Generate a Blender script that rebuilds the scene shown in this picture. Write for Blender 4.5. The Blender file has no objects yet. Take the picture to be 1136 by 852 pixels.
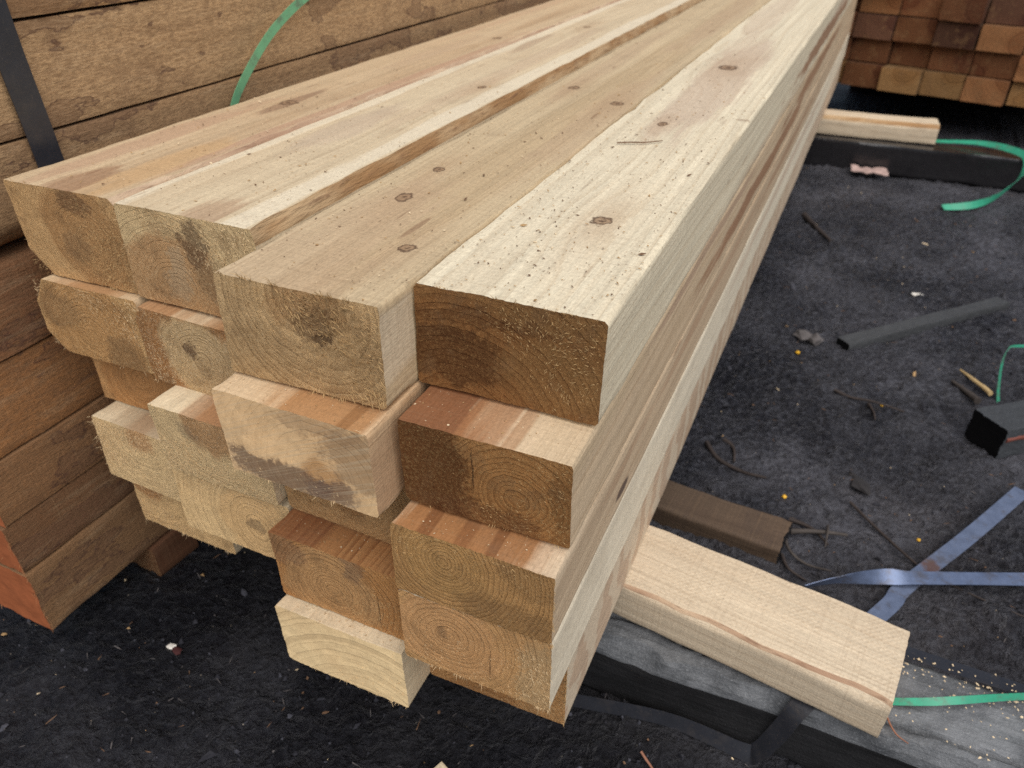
import bpy, bmesh, math, random
from mathutils import Vector, Matrix, noise as mn

random.seed(7)
R = math.radians
scene = bpy.context.scene
COL = scene.collection

# ------------------------------------------------------------------ helpers
def link(o):
    COL.objects.link(o)
    return o

def tag(o, label=None, cat=None, group=None, kind=None):
    if label: o["label"] = label
    if cat: o["category"] = cat
    if group: o["group"] = group
    if kind: o["kind"] = kind
    return o

def fbm(p, octv=4):
    return mn.fractal(p, 1.0, 2.0, octv, noise_basis='PERLIN_ORIGINAL')

def mesh_obj(name, verts, faces, mats, fmat=None, parent=None, smooth=None, loc=(0, 0, 0), rotz=0.0):
    me = bpy.data.meshes.new(name)
    me.from_pydata(verts, [], faces)
    for m in mats: me.materials.append(m)
    if fmat:
        me.polygons.foreach_set('material_index', fmat)
    me.update()
    if smooth is not None:
        me.polygons.foreach_set('use_smooth', [True] * len(me.polygons))
        me.set_sharp_from_angle(angle=R(smooth))
    o = bpy.data.objects.new(name, me)
    o.location = loc
    o.rotation_euler = (0, 0, rotz)
    link(o)
    if parent: o.parent = parent
    return o

# ------------------------------------------------------------------ node DSL
class NT:
    def __init__(s, tree):
        s.t = tree
    def node(s, typ, **kw):
        n = s.t.nodes.new(typ)
        for k, v in kw.items(): setattr(n, k, v)
        return n
    def put(s, sock, v):
        if v is None: return
        if isinstance(v, bpy.types.NodeSocket): s.t.links.new(v, sock)
        else: sock.default_value = v
    def m(s, op, a, b=None, c=None, clamp=False):
        n = s.node('ShaderNodeMath', operation=op, use_clamp=clamp)
        s.put(n.inputs[0], a); s.put(n.inputs[1], b); s.put(n.inputs[2], c)
        return n.outputs[0]
    def v(s, op, a, b=None, scale=None):
        n = s.node('ShaderNodeVectorMath', operation=op)
        s.put(n.inputs[0], a)
        if b is not None: s.put(n.inputs[1], b)
        if scale is not None: s.put(n.inputs['Scale'], scale)
        return n.outputs['Value'] if op in ('LENGTH', 'DISTANCE', 'DOT_PRODUCT') else n.outputs[0]
    def noise(s, vec, scale, detail=3.0, rough=0.55, color=False):
        n = s.node('ShaderNodeTexNoise')
        s.put(n.inputs['Vector'], vec); s.put(n.inputs['Scale'], scale)
        s.put(n.inputs['Detail'], detail); s.put(n.inputs['Roughness'], rough)
        return n.outputs['Color'] if color else n.outputs['Fac']
    def voro(s, vec, scale, feature='F1', out='Distance', rand=1.0):
        n = s.node('ShaderNodeTexVoronoi', feature=feature)
        s.put(n.inputs['Vector'], vec); s.put(n.inputs['Scale'], scale); s.put(n.inputs['Randomness'], rand)
        return n.outputs[out]
    def mix(s, f, a, b, blend='MIX'):
        n = s.node('ShaderNodeMix', data_type='RGBA', blend_type=blend)
        s.put(n.inputs[0], f)
        for i, x in ((6, a), (7, b)):
            if isinstance(x, tuple) and len(x) == 3: x = (*x, 1)
            s.put(n.inputs[i], x)
        return n.outputs[2]
    def sstep(s, x, lo, hi, a=0.0, b=1.0):
        n = s.node('ShaderNodeMapRange', interpolation_type='SMOOTHSTEP')
        s.put(n.inputs[0], x); s.put(n.inputs[1], lo); s.put(n.inputs[2], hi)
        s.put(n.inputs[3], a); s.put(n.inputs[4], b)
        return n.outputs[0]
    def sep(s, vec):
        n = s.node('ShaderNodeSeparateXYZ'); s.put(n.inputs[0], vec); return n.outputs
    def comb(s, x, y, z):
        n = s.node('ShaderNodeCombineXYZ')
        for i, q in enumerate((x, y, z)): s.put(n.inputs[i], q)
        return n.outputs[0]
    def bump(s, h, strength, dist, normal=None):
        n = s.node('ShaderNodeBump')
        s.put(n.inputs['Height'], h); s.put(n.inputs['Strength'], strength); s.put(n.inputs['Distance'], dist)
        if normal is not None: s.put(n.inputs['Normal'], normal)
        return n.outputs[0]

def new_mat(name):
    m = bpy.data.materials.new(name)
    m.use_nodes = True
    t = m.node_tree
    t.nodes.clear()
    n = NT(t)
    b = n.node('ShaderNodeBsdfPrincipled')
    o = n.node('ShaderNodeOutputMaterial')
    t.links.new(b.outputs[0], o.inputs[0])
    return m, n, b

def sock(g, name, typ, io='INPUT', default=None):
    s = g.interface.new_socket(name, in_out=io, socket_type=typ)
    if default is not None: s.default_value = default
    return s

# ---- group: growth rings and grain, solid through the log
def make_wood_core():
    g = bpy.data.node_groups.new('wood_core', 'ShaderNodeTree')
    for nme, ty, d in (('P', 'NodeSocketVector', None), ('Pith', 'NodeSocketVector', (0.05, 0, 0.03)),
                       ('Seed', 'NodeSocketVector', (0, 0, 0)), ('AddR', 'NodeSocketFloat', 0.0),
                       ('Rings', 'NodeSocketFloat', 220.0), ('HeartR', 'NodeSocketFloat', 0.05),
                       ('Contrast', 'NodeSocketFloat', 0.6), ('Warp', 'NodeSocketFloat', 0.018),
                       ('SapA', 'NodeSocketColor', None), ('SapB', 'NodeSocketColor', None),
                       ('HeartA', 'NodeSocketColor', None), ('HeartB', 'NodeSocketColor', None)):
        sock(g, nme, ty, 'INPUT', d)
    sock(g, 'Color', 'NodeSocketColor', 'OUTPUT')
    sock(g, 'Ring', 'NodeSocketFloat', 'OUTPUT')
    sock(g, 'Fibre', 'NodeSocketFloat', 'OUTPUT')
    n = NT(g)
    gi = n.node('NodeGroupInput'); go = n.node('NodeGroupOutput')
    I = gi.outputs
    PS = n.v('ADD', I['P'], I['Seed'])
    wl = n.noise(n.v('MULTIPLY', PS, (5.0, 0.9, 5.0)), 1.0, 2.0, 0.5, color=True)
    wl = n.v('MULTIPLY', n.v('SUBTRACT', wl, (0.5, 0.5, 0.5)), (2.2, 0.0, 2.2))
    wl = n.v('SCALE', wl, scale=I['Warp'])
    ws = n.noise(n.v('MULTIPLY', PS, (40, 5, 40)), 1.0, 3.0, 0.55, color=True)
    ws = n.v('MULTIPLY', n.v('SUBTRACT', ws, (0.5, 0.5, 0.5)), (0.006, 0.0, 0.006))
    d = n.v('SUBTRACT', I['P'], I['Pith'])
    d = n.v('ADD', n.v('ADD', d, wl), ws)
    d = n.v('MULTIPLY', d, (1, 0, 1))
    r = n.m('ADD', n.v('LENGTH', d), I['AddR'])
    # uneven ring spacing
    t = n.m('MULTIPLY', r, I['Rings'])
    t = n.m('ADD', t, n.m('MULTIPLY', n.noise(n.comb(r, 0, 0), 45.0, 2.0, 0.6), 4.0))
    fr = n.m('FRACT', t)
    ring = n.m('POWER', fr, 2.2)
    ring = n.m('MULTIPLY', ring, n.sstep(fr, 0.9, 1.0, 1.0, 0.0))
    amp = n.noise(n.comb(n.m('FLOOR', t), 3.3, 0), 1.7, 0.0, 0.5)
    ring = n.m('MULTIPLY', ring, n.m('ADD', n.m('MULTIPLY', amp, 1.3), 0.25))
    fib = n.noise(n.v('MULTIPLY', PS, (420, 9, 420)), 1.0, 3.0, 0.6)
    fib2 = n.noise(n.v('MULTIPLY', PS, (120, 2.2, 120)), 1.0, 3.0, 0.6)
    heart = n.m('SUBTRACT', r, I['HeartR'])
    hn = n.noise(n.v('MULTIPLY', PS, (22, 2.0, 22)), 1.0, 3.0, 0.6)
    heart = n.m('ADD', heart, n.m('MULTIPLY', n.m('SUBTRACT', hn, 0.5), 0.045))
    heart = n.sstep(heart, -0.006, 0.006, 1.0, 0.0)
    k = n.m('MULTIPLY', ring, I['Contrast'])
    k = n.m('ADD', k, n.m('MULTIPLY', n.m('SUBTRACT', fib, 0.5), 0.9), clamp=True)
    sap = n.mix(k, I['SapA'], I['SapB'])
    hw = n.mix(k, I['HeartA'], I['HeartB'])
    c = n.mix(heart, sap, hw)
    s2 = n.m('ADD', 0.72, n.m('MULTIPLY', fib2, 0.56))
    c = n.mix(1.0, c, n.comb(s2, s2, s2), 'MULTIPLY')
    bl = n.noise(n.v('MULTIPLY', PS, (9, 1.6, 9)), 1.0, 3.0, 0.6)
    c = n.mix(n.sstep(bl, 0.45, 0.75, 0.0, 0.45), c, n.mix(0.5, I['SapB'], I['HeartA']))
    g.links.new(c, go.inputs['Color']); g.links.new(ring, go.inputs['Ring']); g.links.new(fib, go.inputs['Fibre'])
    return g
CORE = make_wood_core()

SAPA, SAPB = (0.66, 0.50, 0.31), (0.47, 0.33, 0.185)
HEA, HEB = (0.40, 0.235, 0.115), (0.22, 0.105, 0.045)

def wood_base(n, W):
    """shared nodes: local coordinate, knots, core"""
    tc = n.node('ShaderNodeTexCoord')
    P = tc.outputs['Object']
    seed = W.get('seed', (0, 0, 0))
    if W.get('rand'):
        oi = n.node('ShaderNodeObjectInfo')
        rr = oi.outputs['Random']
        seed = n.comb(n.m('MULTIPLY', rr, 37.0), n.m('MULTIPLY', rr, 91.0), n.m('MULTIPLY', rr, 53.0))
        pith = n.comb(n.m('FRACT', n.m('MULTIPLY', rr, 7.31)), 0.0, n.m('FRACT', n.m('MULTIPLY', rr, 17.7)))
        pith = n.v('MULTIPLY', pith, (0.16, 0, 0.11))
    else:
        rr = None
        pith = (W['pith'][0], 0, W['pith'][1])
    addr = None; halo = None; dark = None; rim = None
    for (kx, ky, kz, ks) in W.get('knots', ()):
        ks *= 1.0
        wob = n.noise(n.v('ADD', P, (kx * 7, ky * 5, kz)), 110.0, 4.0, 0.65, color=True)
        wob = n.v('MULTIPLY', n.v('SUBTRACT', wob, (0.5, 0.5, 0.5)), (ks * 1.7, ks * 2.2, ks * 1.7))
        q = n.v('SUBTRACT', n.v('ADD', P, wob), (kx, ky, kz))
        asp = .55 + .4 * abs(math.sin(ky * 40 + kx * 90))
        dd = n.v('LENGTH', n.v('MULTIPLY', q, (1 / ks, asp / ks, 1 / ks)))
        hl = n.v('LENGTH', n.v('MULTIPLY', q, (.8 / ks, 0.22 / ks, .8 / ks)))
        e = n.m('EXPONENT', n.m('MULTIPLY', n.m('MULTIPLY', hl, hl), -0.22))
        dk = n.sstep(dd, 0.75, 1.15, 1.0, 0.0)
        rm = n.m('MAXIMUM', n.m('MULTIPLY', n.sstep(dd, .62, .86), n.sstep(dd, .9, 1.2, 1.0, 0.0)), n.sstep(dd, .22, .46, 1.0, 0.0))
        a = n.m('MULTIPLY', e, ks * 1.3)
        addr = a if addr is None else n.m('ADD', addr, a)
        halo = e if halo is None else n.m('MAXIMUM', halo, e)
        dark = dk if dark is None else n.m('MAXIMUM', dark, dk)
        rim = rm if rim is None else n.m('MAXIMUM', rim, rm)
    gr = n.node('ShaderNodeGroup'); gr.node_tree = CORE
    g = gr.inputs
    n.put(g['P'], P); n.put(g['Pith'], pith); n.put(g['Seed'], seed)
    if addr is not None: n.put(g['AddR'], addr)
    g['Rings'].default_value = W.get('rings', 210)
    g['HeartR'].default_value = W.get('heart', 0.05)
    g['Contrast'].default_value = W.get('contrast', 0.6)
    g['Warp'].default_value = W.get('warp', 0.018)
    for nm, key, dv in (('SapA', 'sa', SAPA), ('SapB', 'sb', SAPB), ('HeartA', 'ha', HEA), ('HeartB', 'hb', HEB)):
        g[nm].default_value = (*W.get(key, dv), 1)
    col = gr.outputs['Color']
    if rr is not None:
        f = n.m('ADD', 0.55, n.m('MULTIPLY', n.m('FRACT', n.m('MULTIPLY', rr, 29.3)), W.get('randamp', 0.6)))
        col = n.mix(1.0, col, n.comb(f, n.m('MULTIPLY', f, 0.97), n.m('MULTIPLY', f, 0.94)), 'MULTIPLY')
    return P, seed, col, gr.outputs['Ring'], gr.outputs['Fibre'], halo, dark, rim

def wood_side(name, W):
    m, n, b = new_mat(name)
    W = dict(W, **W.get('side', {}))
    P, seed, c, ring, fib, halo, dark, rim = wood_base(n, W)
    PS = n.v('ADD', P, seed)
    if W.get('stains'):
        wa = n.noise(n.v('MULTIPLY', PS, (1, .22, 1)), 26.0, 4.0, 0.6, color=True)
        for (qx, qy, qz, rx, ry, rz, sg, sc) in W['stains']:
            wv = n.v('MULTIPLY', n.v('SUBTRACT', wa, (.5, .5, .5)), (min(rx, .05) * 1.7, ry * 1.4, min(rz, .05) * 1.7))
            q = n.v('MULTIPLY', n.v('SUBTRACT', n.v('ADD', P, wv), (qx, qy, qz)), (1 / rx, 1 / ry, 1 / rz))
            st_ = n.noise(n.v('MULTIPLY', PS, (150, 4, 150)), 1.0, 2.0, 0.5)
            f = n.sstep(n.m('ADD', n.v('LENGTH', q), n.m('MULTIPLY', n.m('SUBTRACT', st_, .5), .7)), .70, 1.15, sg, 0.0)
            c = n.mix(f, c, sc)
    if halo is not None:
        c = n.mix(n.m('MULTIPLY', halo, 0.38), c, (0.40, 0.25, 0.14))
        c = n.mix(n.m('MULTIPLY', dark, 0.75), c, (0.30, 0.185, 0.105))
        c = n.mix(n.m('MULTIPLY', rim, 0.78), c, (0.085, 0.048, 0.03))
    # small streaks and flecks of resin / bark along the grain
    st = n.noise(n.v('MULTIPLY', PS, (95, 10, 95)), 1.0, 2.0, 0.5)
    c = n.mix(n.sstep(st, 0.70, 0.76, 0.0, W.get('fleck', 0.45)), c, (0.20, 0.10, 0.055))
    # saw marks across the grain
    sy = n.sep(P)[1]
    sw = n.noise(n.comb(n.m('MULTIPLY', n.sep(PS)[0], 6.0), n.m('MULTIPLY', sy, 520.0), n.m('MULTIPLY', n.sep(PS)[2], 6.0)), 1.0, 2.0, 0.6)
    grime = n.noise(PS, 14.0, 5.0, 0.65)
    c = n.mix(n.sstep(grime, 0.5, 0.85, 0.0, W.get('grime', 0.3)), c, W.get('grimec', (0.25, 0.17, 0.11)))
    c = n.mix(n.sstep(sw, .50, .72, 0.0, .16), c, (.26, .17, .10))
    if W.get('specks'):
        vd = n.voro(n.v('MULTIPLY', PS, (1.0, 0.7, 1.0)), 260.0)
        vc = n.voro(n.v('MULTIPLY', PS, (1.0, 0.7, 1.0)), 260.0, out='Color')
        pick = n.sep(vc)
        sp = n.m('MULTIPLY', n.sstep(vd, 0.16, 0.28, 1.0, 0.0), n.m('LESS_THAN', pick[0], 0.30))
        dens = n.sstep(n.noise(PS, 9.0, 2.0), 0.35, 0.6, 0.25, 1.0)
        c = n.mix(n.m('MULTIPLY', n.m('MULTIPLY', sp, dens), W['specks']), c, n.mix(pick[1], (0.19, 0.115, 0.07), (0.45, 0.30, 0.17)))
    if W.get('band'):      # pale untouched strips / planer-roller marks: (spacing, strength)
        spc, amp = W['band']
        q = n.m('SINE', n.m('ADD', n.m('MULTIPLY', sy, 6.2832 / spc), n.m('MULTIPLY', n.noise(PS, 16.0, 4.0), 13.0)))
        c = n.mix(n.sstep(q, -0.1, 0.25, 0.0, amp), c, (0.70, 0.60, 0.45))
    h = n.m('ADD', n.m('MULTIPLY', fib, 0.8), n.m('MULTIPLY', sw, W.get('saw', 0.6)))
    if W.get('dots'):
        x, y, z = n.sep(P)
        dx = n.m('SINE', n.m('MULTIPLY', x, 900.0)); dy = n.m('SINE', n.m('MULTIPLY', n.m('ADD', y, z), 900.0))
        dt = n.m('MULTIPLY', n.m('MULTIPLY', dx, dy), n.sstep(n.noise(PS, 22.0, 3.0), .38, .6, .1, 1.0))
        h = n.m('ADD', h, n.m('MULTIPLY', dt, 0.32))
        c = n.mix(n.m('MULTIPLY', n.sstep(dt, 0.1, 0.8), 0.16), c, (0.40, 0.25, 0.12))
    h = n.m('ADD', h, n.m('MULTIPLY', ring, -0.25))
    rough = n.noise(n.v('MULTIPLY', PS, (1, .55, 1)), 420.0, 4.0, 0.72)
    gq = n.m('ADD', 1 - W.get('gran', .38), n.m('MULTIPLY', rough, 2 * W.get('gran', .38)))
    c = n.mix(1.0, c, n.comb(gq, gq, gq), 'MULTIPLY')
    h = n.m('ADD', h, n.m('MULTIPLY', rough, 0.9))
    n.put(b.inputs['Base Color'], c)
    b.inputs['Roughness'].default_value = W.get('roughness', 0.72)
    b.inputs['Specular IOR Level'].default_value = 0.25
    n.put(b.inputs['Normal'], n.bump(h, W.get('bump', 0.5), 0.0012))
    return m

def wood_end(name, W):
    m, n, b = new_mat(name)
    W = dict(W, contrast=W.get('contrast', .6) * W.get('econ', .5))
    P, seed, c, ring, fib, halo, dark, rim = wood_base(n, W)
    PS = n.v('ADD', P, seed)
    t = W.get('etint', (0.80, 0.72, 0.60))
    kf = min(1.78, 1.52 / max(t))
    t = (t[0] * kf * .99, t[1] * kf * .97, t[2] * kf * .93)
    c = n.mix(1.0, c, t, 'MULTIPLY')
    warp = n.noise(PS, 34.0, 6.0, 0.68, color=True)
    wv = n.v('SUBTRACT', warp, (0.5, 0.5, 0.5))
    PW = n.v('ADD', P, n.v('MULTIPLY', wv, (0.065, 0.0, 0.045)))
    PC = n.v('ADD', P, n.v('MULTIPLY', wv, (0.008, 0.0, 0.008)))
    spk = n.noise(n.v('MULTIPLY', PS, (1, .4, 1)), 210.0, 4.0, 0.7)
    for (px, pz, rx, rz, s, pc) in W.get('patches', ()):
        thin = min(rx, rz) < .003
        q = n.v('MULTIPLY', n.v('SUBTRACT', PC if thin else PW, (px, 0, pz)), (1 / rx, 0, 1 / rz))
        ql = n.v('LENGTH', q)
        if not thin: ql = n.m('ADD', ql, n.m('MULTIPLY', n.m('SUBTRACT', spk, .5), .9))
        f = n.sstep(ql, 0.75, 1.15, s, 0.0)
        c = n.mix(f, c, pc)
    er = W.get('ering', 0.20)
    c = n.mix(n.m('MULTIPLY', ring, er), c, W.get('pit', (0.16, 0.085, 0.035)))
    # torn fibre tufts
    fz = n.noise(n.v('MULTIPLY', PS, (1, 0.4, 1)), 620.0, 3.0, 0.75)
    dirn = n.noise(PS, 11.0, 2.0, 0.5)
    ang = n.m('MULTIPLY', dirn, 9.0)
    x, y, z = n.sep(PS)
    ca, sa = n.m('COSINE', ang), n.m('SINE', ang)
    u = n.m('ADD', n.m('MULTIPLY', x, ca), n.m('MULTIPLY', z, sa))
    w = n.m('SUBTRACT', n.m('MULTIPLY', z, ca), n.m('MULTIPLY', x, sa))
    comb = n.noise(n.comb(n.m('MULTIPLY', u, 260.0), 0.0, n.m('MULTIPLY', w, 900.0)), 1.0, 3.0, 0.65)
    fuzz = W.get('fuzz', 0.8)
    fz2 = n.noise(n.v('MULTIPLY', PS, (1, 0.4, 1)), 300.0, 4.0, 0.78)
    tex = n.m('ADD', n.m('MULTIPLY', fz, 0.3), n.m('ADD', n.m('MULTIPLY', comb, 0.33), n.m('MULTIPLY', fz2, .37)))
    c = n.mix(n.sstep(tex, 0.40, 0.52, 0.52 * fuzz, 0.0), c, W.get('pit', (0.16, 0.085, 0.035)))
    c = n.mix(n.sstep(tex, 0.50, 0.60, 0.0, 0.75 * fuzz), c, W.get('tuft', (0.72, 0.55, 0.32)))
    big = n.noise(PS, 34.0, 5.0, 0.68)
    c = n.mix(n.sstep(big, 0.50, 0.66, 0.0, W.get('blot', 0.4)), c, (0.27, 0.155, 0.075))
    if W.get('lines'):
        ln = n.noise(n.comb(n.m('MULTIPLY', n.m('ADD', x, n.m('MULTIPLY', z, 0.35)), 8.0), 0.0,
                            n.m('MULTIPLY', n.m('ADD', z, n.m('MULTIPLY', x, W['lines'])), 460.0)), 1.0, 3.0, 0.6)
        c = n.mix(n.sstep(ln, 0.45, 0.7, 0.0, 0.4), c, (0.70, 0.58, 0.40))
        tex = n.m('ADD', tex, n.m('MULTIPLY', ln, 0.5))
    h = n.m('ADD', n.m('MULTIPLY', tex, fuzz), n.m('MULTIPLY', ring, -0.22))
    n.put(b.inputs['Base Color'], c)
    b.inputs['Roughness'].default_value = 0.85
    b.inputs['Specular IOR Level'].default_value = 0.15
    n.put(b.inputs['Normal'], n.bump(h, W.get('ebump', 1.0), 0.0040))
    return m

def wood_wane(name, col=(0.42, 0.22, 0.11), col2=(0.62, 0.42, 0.20)):
    m, n, b = new_mat(name)
    P = n.node('ShaderNodeTexCoord').outputs['Object']
    a = n.noise(n.v('MULTIPLY', P, (220, 25, 220)), 1.0, 4.0, 0.65)
    e = n.noise(n.v('MULTIPLY', P, (30, 7, 30)), 1.0, 3.0, 0.6)
    c = n.mix(n.sstep(e, 0.35, 0.65), col, col2)
    c = n.mix(n.sstep(a, 0.5, 0.75, 0.0, 0.7), c, (0.16, 0.075, 0.04))
    n.put(b.inputs['Base Color'], c)
    b.inputs['Roughness'].default_value = 0.8
    n.put(b.inputs['Normal'], n.bump(a, 0.8, 0.003))
    return m

# ------------------------------------------------------------------ timber mesh
def timber_mesh(w, h, L, seed, step=0.004, ends=0.0004, edge=0.0005, cham=0.0012, wane=None, tilt=(0, 0),
                wave=0.0006, stations=None, jag=0.0, deform=None):
    """sawn timber along +Y from its front face; (0,0,0) is the lower left corner of the front face.
    wane: {'TR': (cx, cz, noise)} bevels that eat into a corner. returns verts, faces, material index"""
    rnd = random.Random(seed)
    so = Vector((rnd.uniform(-50, 50), rnd.uniform(-50, 50), rnd.uniform(-50, 50)))
    nx = max(2, int(w / step)); nz = max(2, int(h / step))
    wane = wane or {}
    def cz_list(key):
        return wane.get(key, (cham * 1.3, cham * 1.3, 1.1))
    # rows get an extra station at every wane's foot
    zs = [h * j / nz for j in range(nz + 1)]
    xs = [w * i / nx for i in range(nx + 1)]
    ys = stations
    if ys is None:
        ys, y, d = [0.0], 0.0, 0.003
        while y < L - 0.03:
            d = min(d * 1.22, 0.03); y += d; ys.append(min(y, L))
        if ys[-1] < L: ys[-1] = L
    def inset(key, z, y):
        cx, cz, nz_ = cz_list(key)
        q = 1 + nz_ * 1.6 * fbm(so + Vector((7.1, y * 22, len(key) + ord(key[0]) + ord(key[1]))), 4)
        q = max(q, 0.12)
        cx *= q; cz *= q
        dv = (h - z) if key[0] == 'T' else z
        return cx * (1 - dv / cz) if dv < cz else 0.0
    def place(x, z, y):
        l = inset('TL', z, y) + inset('BL', z, y)
        r = inset('TR', z, y) + inset('BR', z, y)
        X = l + x / w * (w - l - r)
        Z = z
        wob = Vector((0, y * 3.0, 0)) + so
        X += wave * 2.2 * (fbm(wob + Vector((0, 0, z * 8)), 2) )
        Z += wave * 1.6 * (fbm(wob + Vector((x * 8, 0, 9)), 2))
        wb2 = Vector((x * 60, y * 45, z * 60)) + so
        if x in (0.0, w): X += edge * 0.5 * fbm(wb2, 2)
        if z in (0.0, h): Z += edge * 0.5 * fbm(wb2 + Vector((3, 0, 0)), 2)
        return X, Z
    verts, faces, fm = [], [], []
    # front face
    def vid(i, j): return j * (nx + 1) + i
    for j, z in enumerate(zs):
        for i, x in enumerate(xs):
            X, Z = place(x, z, 0.0)
            on = i in (0, nx) or j in (0, nz)
            yy = tilt[0] * (x - w / 2) + tilt[1] * (z - h / 2)
            yy += ends * 2.0 * fbm(Vector((x * 25, z * 25, 0)) + so, 3) + ends * .35 * rnd.uniform(-1, 1)
            if on:
                yy += min(edge, .0003) * rnd.uniform(-1, 1)
                if jag: X += jag * rnd.uniform(-1, 1) * 0.5; Z += jag * (rnd.uniform(-1, 1) * 0.5)
            verts.append((X, yy, Z))
    for j in range(nz):
        for i in range(nx):
            faces.append((vid(i, j), vid(i + 1, j), vid(i + 1, j + 1), vid(i, j + 1))); fm.append(1)
    loop = [(i, 0) for i in range(nx)] + [(nx, j) for j in range(nz)] + [(i, nz) for i in range(nx, 0, -1)] + [(0, j) for j in range(nz, 0, -1)]
    prev = [vid(i, j) for i, j in loop]
    n = len(loop)
    for s, y in enumerate(ys[1:]):
        cur = []
        for (i, j) in loop:
            X, Z = place(xs[i], zs[j], y)
            cur.append(len(verts)); verts.append((X, y, Z))
        for k in range(n):
            a, bb = loop[k], loop[(k + 1) % n]
            faces.append((prev[k], cur[k], cur[(k + 1) % n], prev[(k + 1) % n]))
            mi = 0
            for key in wane:
                cx, cz, _ = wane[key]
                zz = (zs[a[1]] + zs[bb[1]]) / 2
                dv = (h - zz) if key[0] == 'T' else zz
                side = (a[0] == bb[0] == nx) if key[1] == 'R' else (a[0] == bb[0] == 0)
                if side and dv < cz: mi = 2
            fm.append(mi)
        prev = cur
    faces.append(tuple(prev)); fm.append(1)
    if deform: verts = [deform(Vector(v)) for v in verts]
    return verts, faces, fm

def fringe_mesh(w, h, seed, n_face, n_edge, ln=(0.0012, 0.0036), th=0.00023, edges='TBLR', out=(0.1, 0.5)):
    """torn wood fibres standing on a sawn end"""
    rnd = random.Random(seed)
    so = Vector((rnd.uniform(-50, 50), 0, rnd.uniform(-50, 50)))
    V, F = [], []
    def blade(p, d, l, t):
        d = d.normalized()
        s = d.cross(Vector((rnd.uniform(-1, 1), rnd.uniform(-1, 1), rnd.uniform(-1, 1))))
        if s.length < 1e-4: return
        s.normalize(); u = s.cross(d)
        k = len(V)
        mid = p + d * l * 0.55 + u * l * rnd.uniform(-0.15, 0.15)
        V.extend([p - s * t, p + s * t, p + u * t, mid - s * t * .7, mid + s * t * .7, mid + u * t * .7, p + d * l])
        F.extend([(k, k + 1, k + 4, k + 3), (k + 1, k + 2, k + 5, k + 4), (k + 2, k, k + 3, k + 5),
                  (k + 3, k + 4, k + 6), (k + 4, k + 5, k + 6), (k + 5, k + 3, k + 6)])
    for _ in range(n_face):
        x, z = rnd.uniform(0.002, w - 0.002), rnd.uniform(0.002, h - 0.002)
        a = fbm(Vector((x * 9, 0, z * 9)) + so, 2) * 5 + rnd.gauss(0, 0.5)
        d = Vector((math.cos(a), -rnd.uniform(*out), math.sin(a)))
        blade(Vector((x, 0.0006, z)), d, rnd.uniform(*ln), th * rnd.uniform(.6, 1.3))
    for _ in range(n_edge):
        e = rnd.choice(edges)
        u_ = rnd.uniform(0, w if e in 'TB' else h)
        if mn.noise(Vector((u_ * 70, ord(e), seed * 1.7))) + .8 * mn.noise(Vector((u_ * 260, ord(e), seed))) < .12: continue
        l = rnd.uniform(ln[0], ln[1] * 1.2) * (1.9 if rnd.random() < .12 else 1)
        if e in 'TB':
            p = Vector((u_, 0.0008, h - 0.0008 if e == 'T' else 0.0008))
            d = Vector((rnd.gauss(0, .5), -rnd.uniform(0.2, 1.0), 0.9 if e == 'T' else -0.9))
        else:
            p = Vector((0.0008 if e == 'L' else w - 0.0008, 0.0008, u_))
            d = Vector((-0.8 if e == 'L' else 0.8, -rnd.uniform(0.3, 1.0), rnd.gauss(0, .6)))
        blade(p, d, l, th * rnd.uniform(.7, 1.5))
    return V, F

def plain_mat(name, col, rough=0.7, spec=0.3, var=0.25, scale=80.0, bump=0.3, metallic=0.0, dist=0.002):
    m, n, b = new_mat(name)
    P = n.node('ShaderNodeTexCoord').outputs['Object']
    a = n.noise(P, scale, 4.0, 0.65)
    f = n.m('ADD', 1 - var, n.m('MULTIPLY', a, 2 * var))
    c = n.mix(1.0, col, n.comb(f, f, f), 'MULTIPLY')
    n.put(b.inputs['Base Color'], c)
    b.inputs['Roughness'].default_value = rough
    b.inputs['Specular IOR Level'].default_value = spec
    b.inputs['Metallic'].default_value = metallic
    if bump: n.put(b.inputs['Normal'], n.bump(a, bump, dist))
    return m

FIBRE_PALE = plain_mat('pale_fibre', (0.68, 0.51, 0.30), 0.9, 0.1, 0.2, 200, 0)
FIBRE_TAN = plain_mat('tan_fibre', (0.52, 0.35, 0.17), 0.9, 0.1, 0.25, 200, 0)
FIBRE_RED = plain_mat('red_fibre', (0.36, 0.17, 0.08), 0.9, 0.1, 0.25, 200, 0)
WANE = wood_wane('wane_edge', (0.36, 0.20, 0.085), (0.52, 0.36, 0.20))
WANE_PINK = wood_wane('bark_edge', (0.40, 0.25, 0.16), (0.58, 0.43, 0.29))

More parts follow.
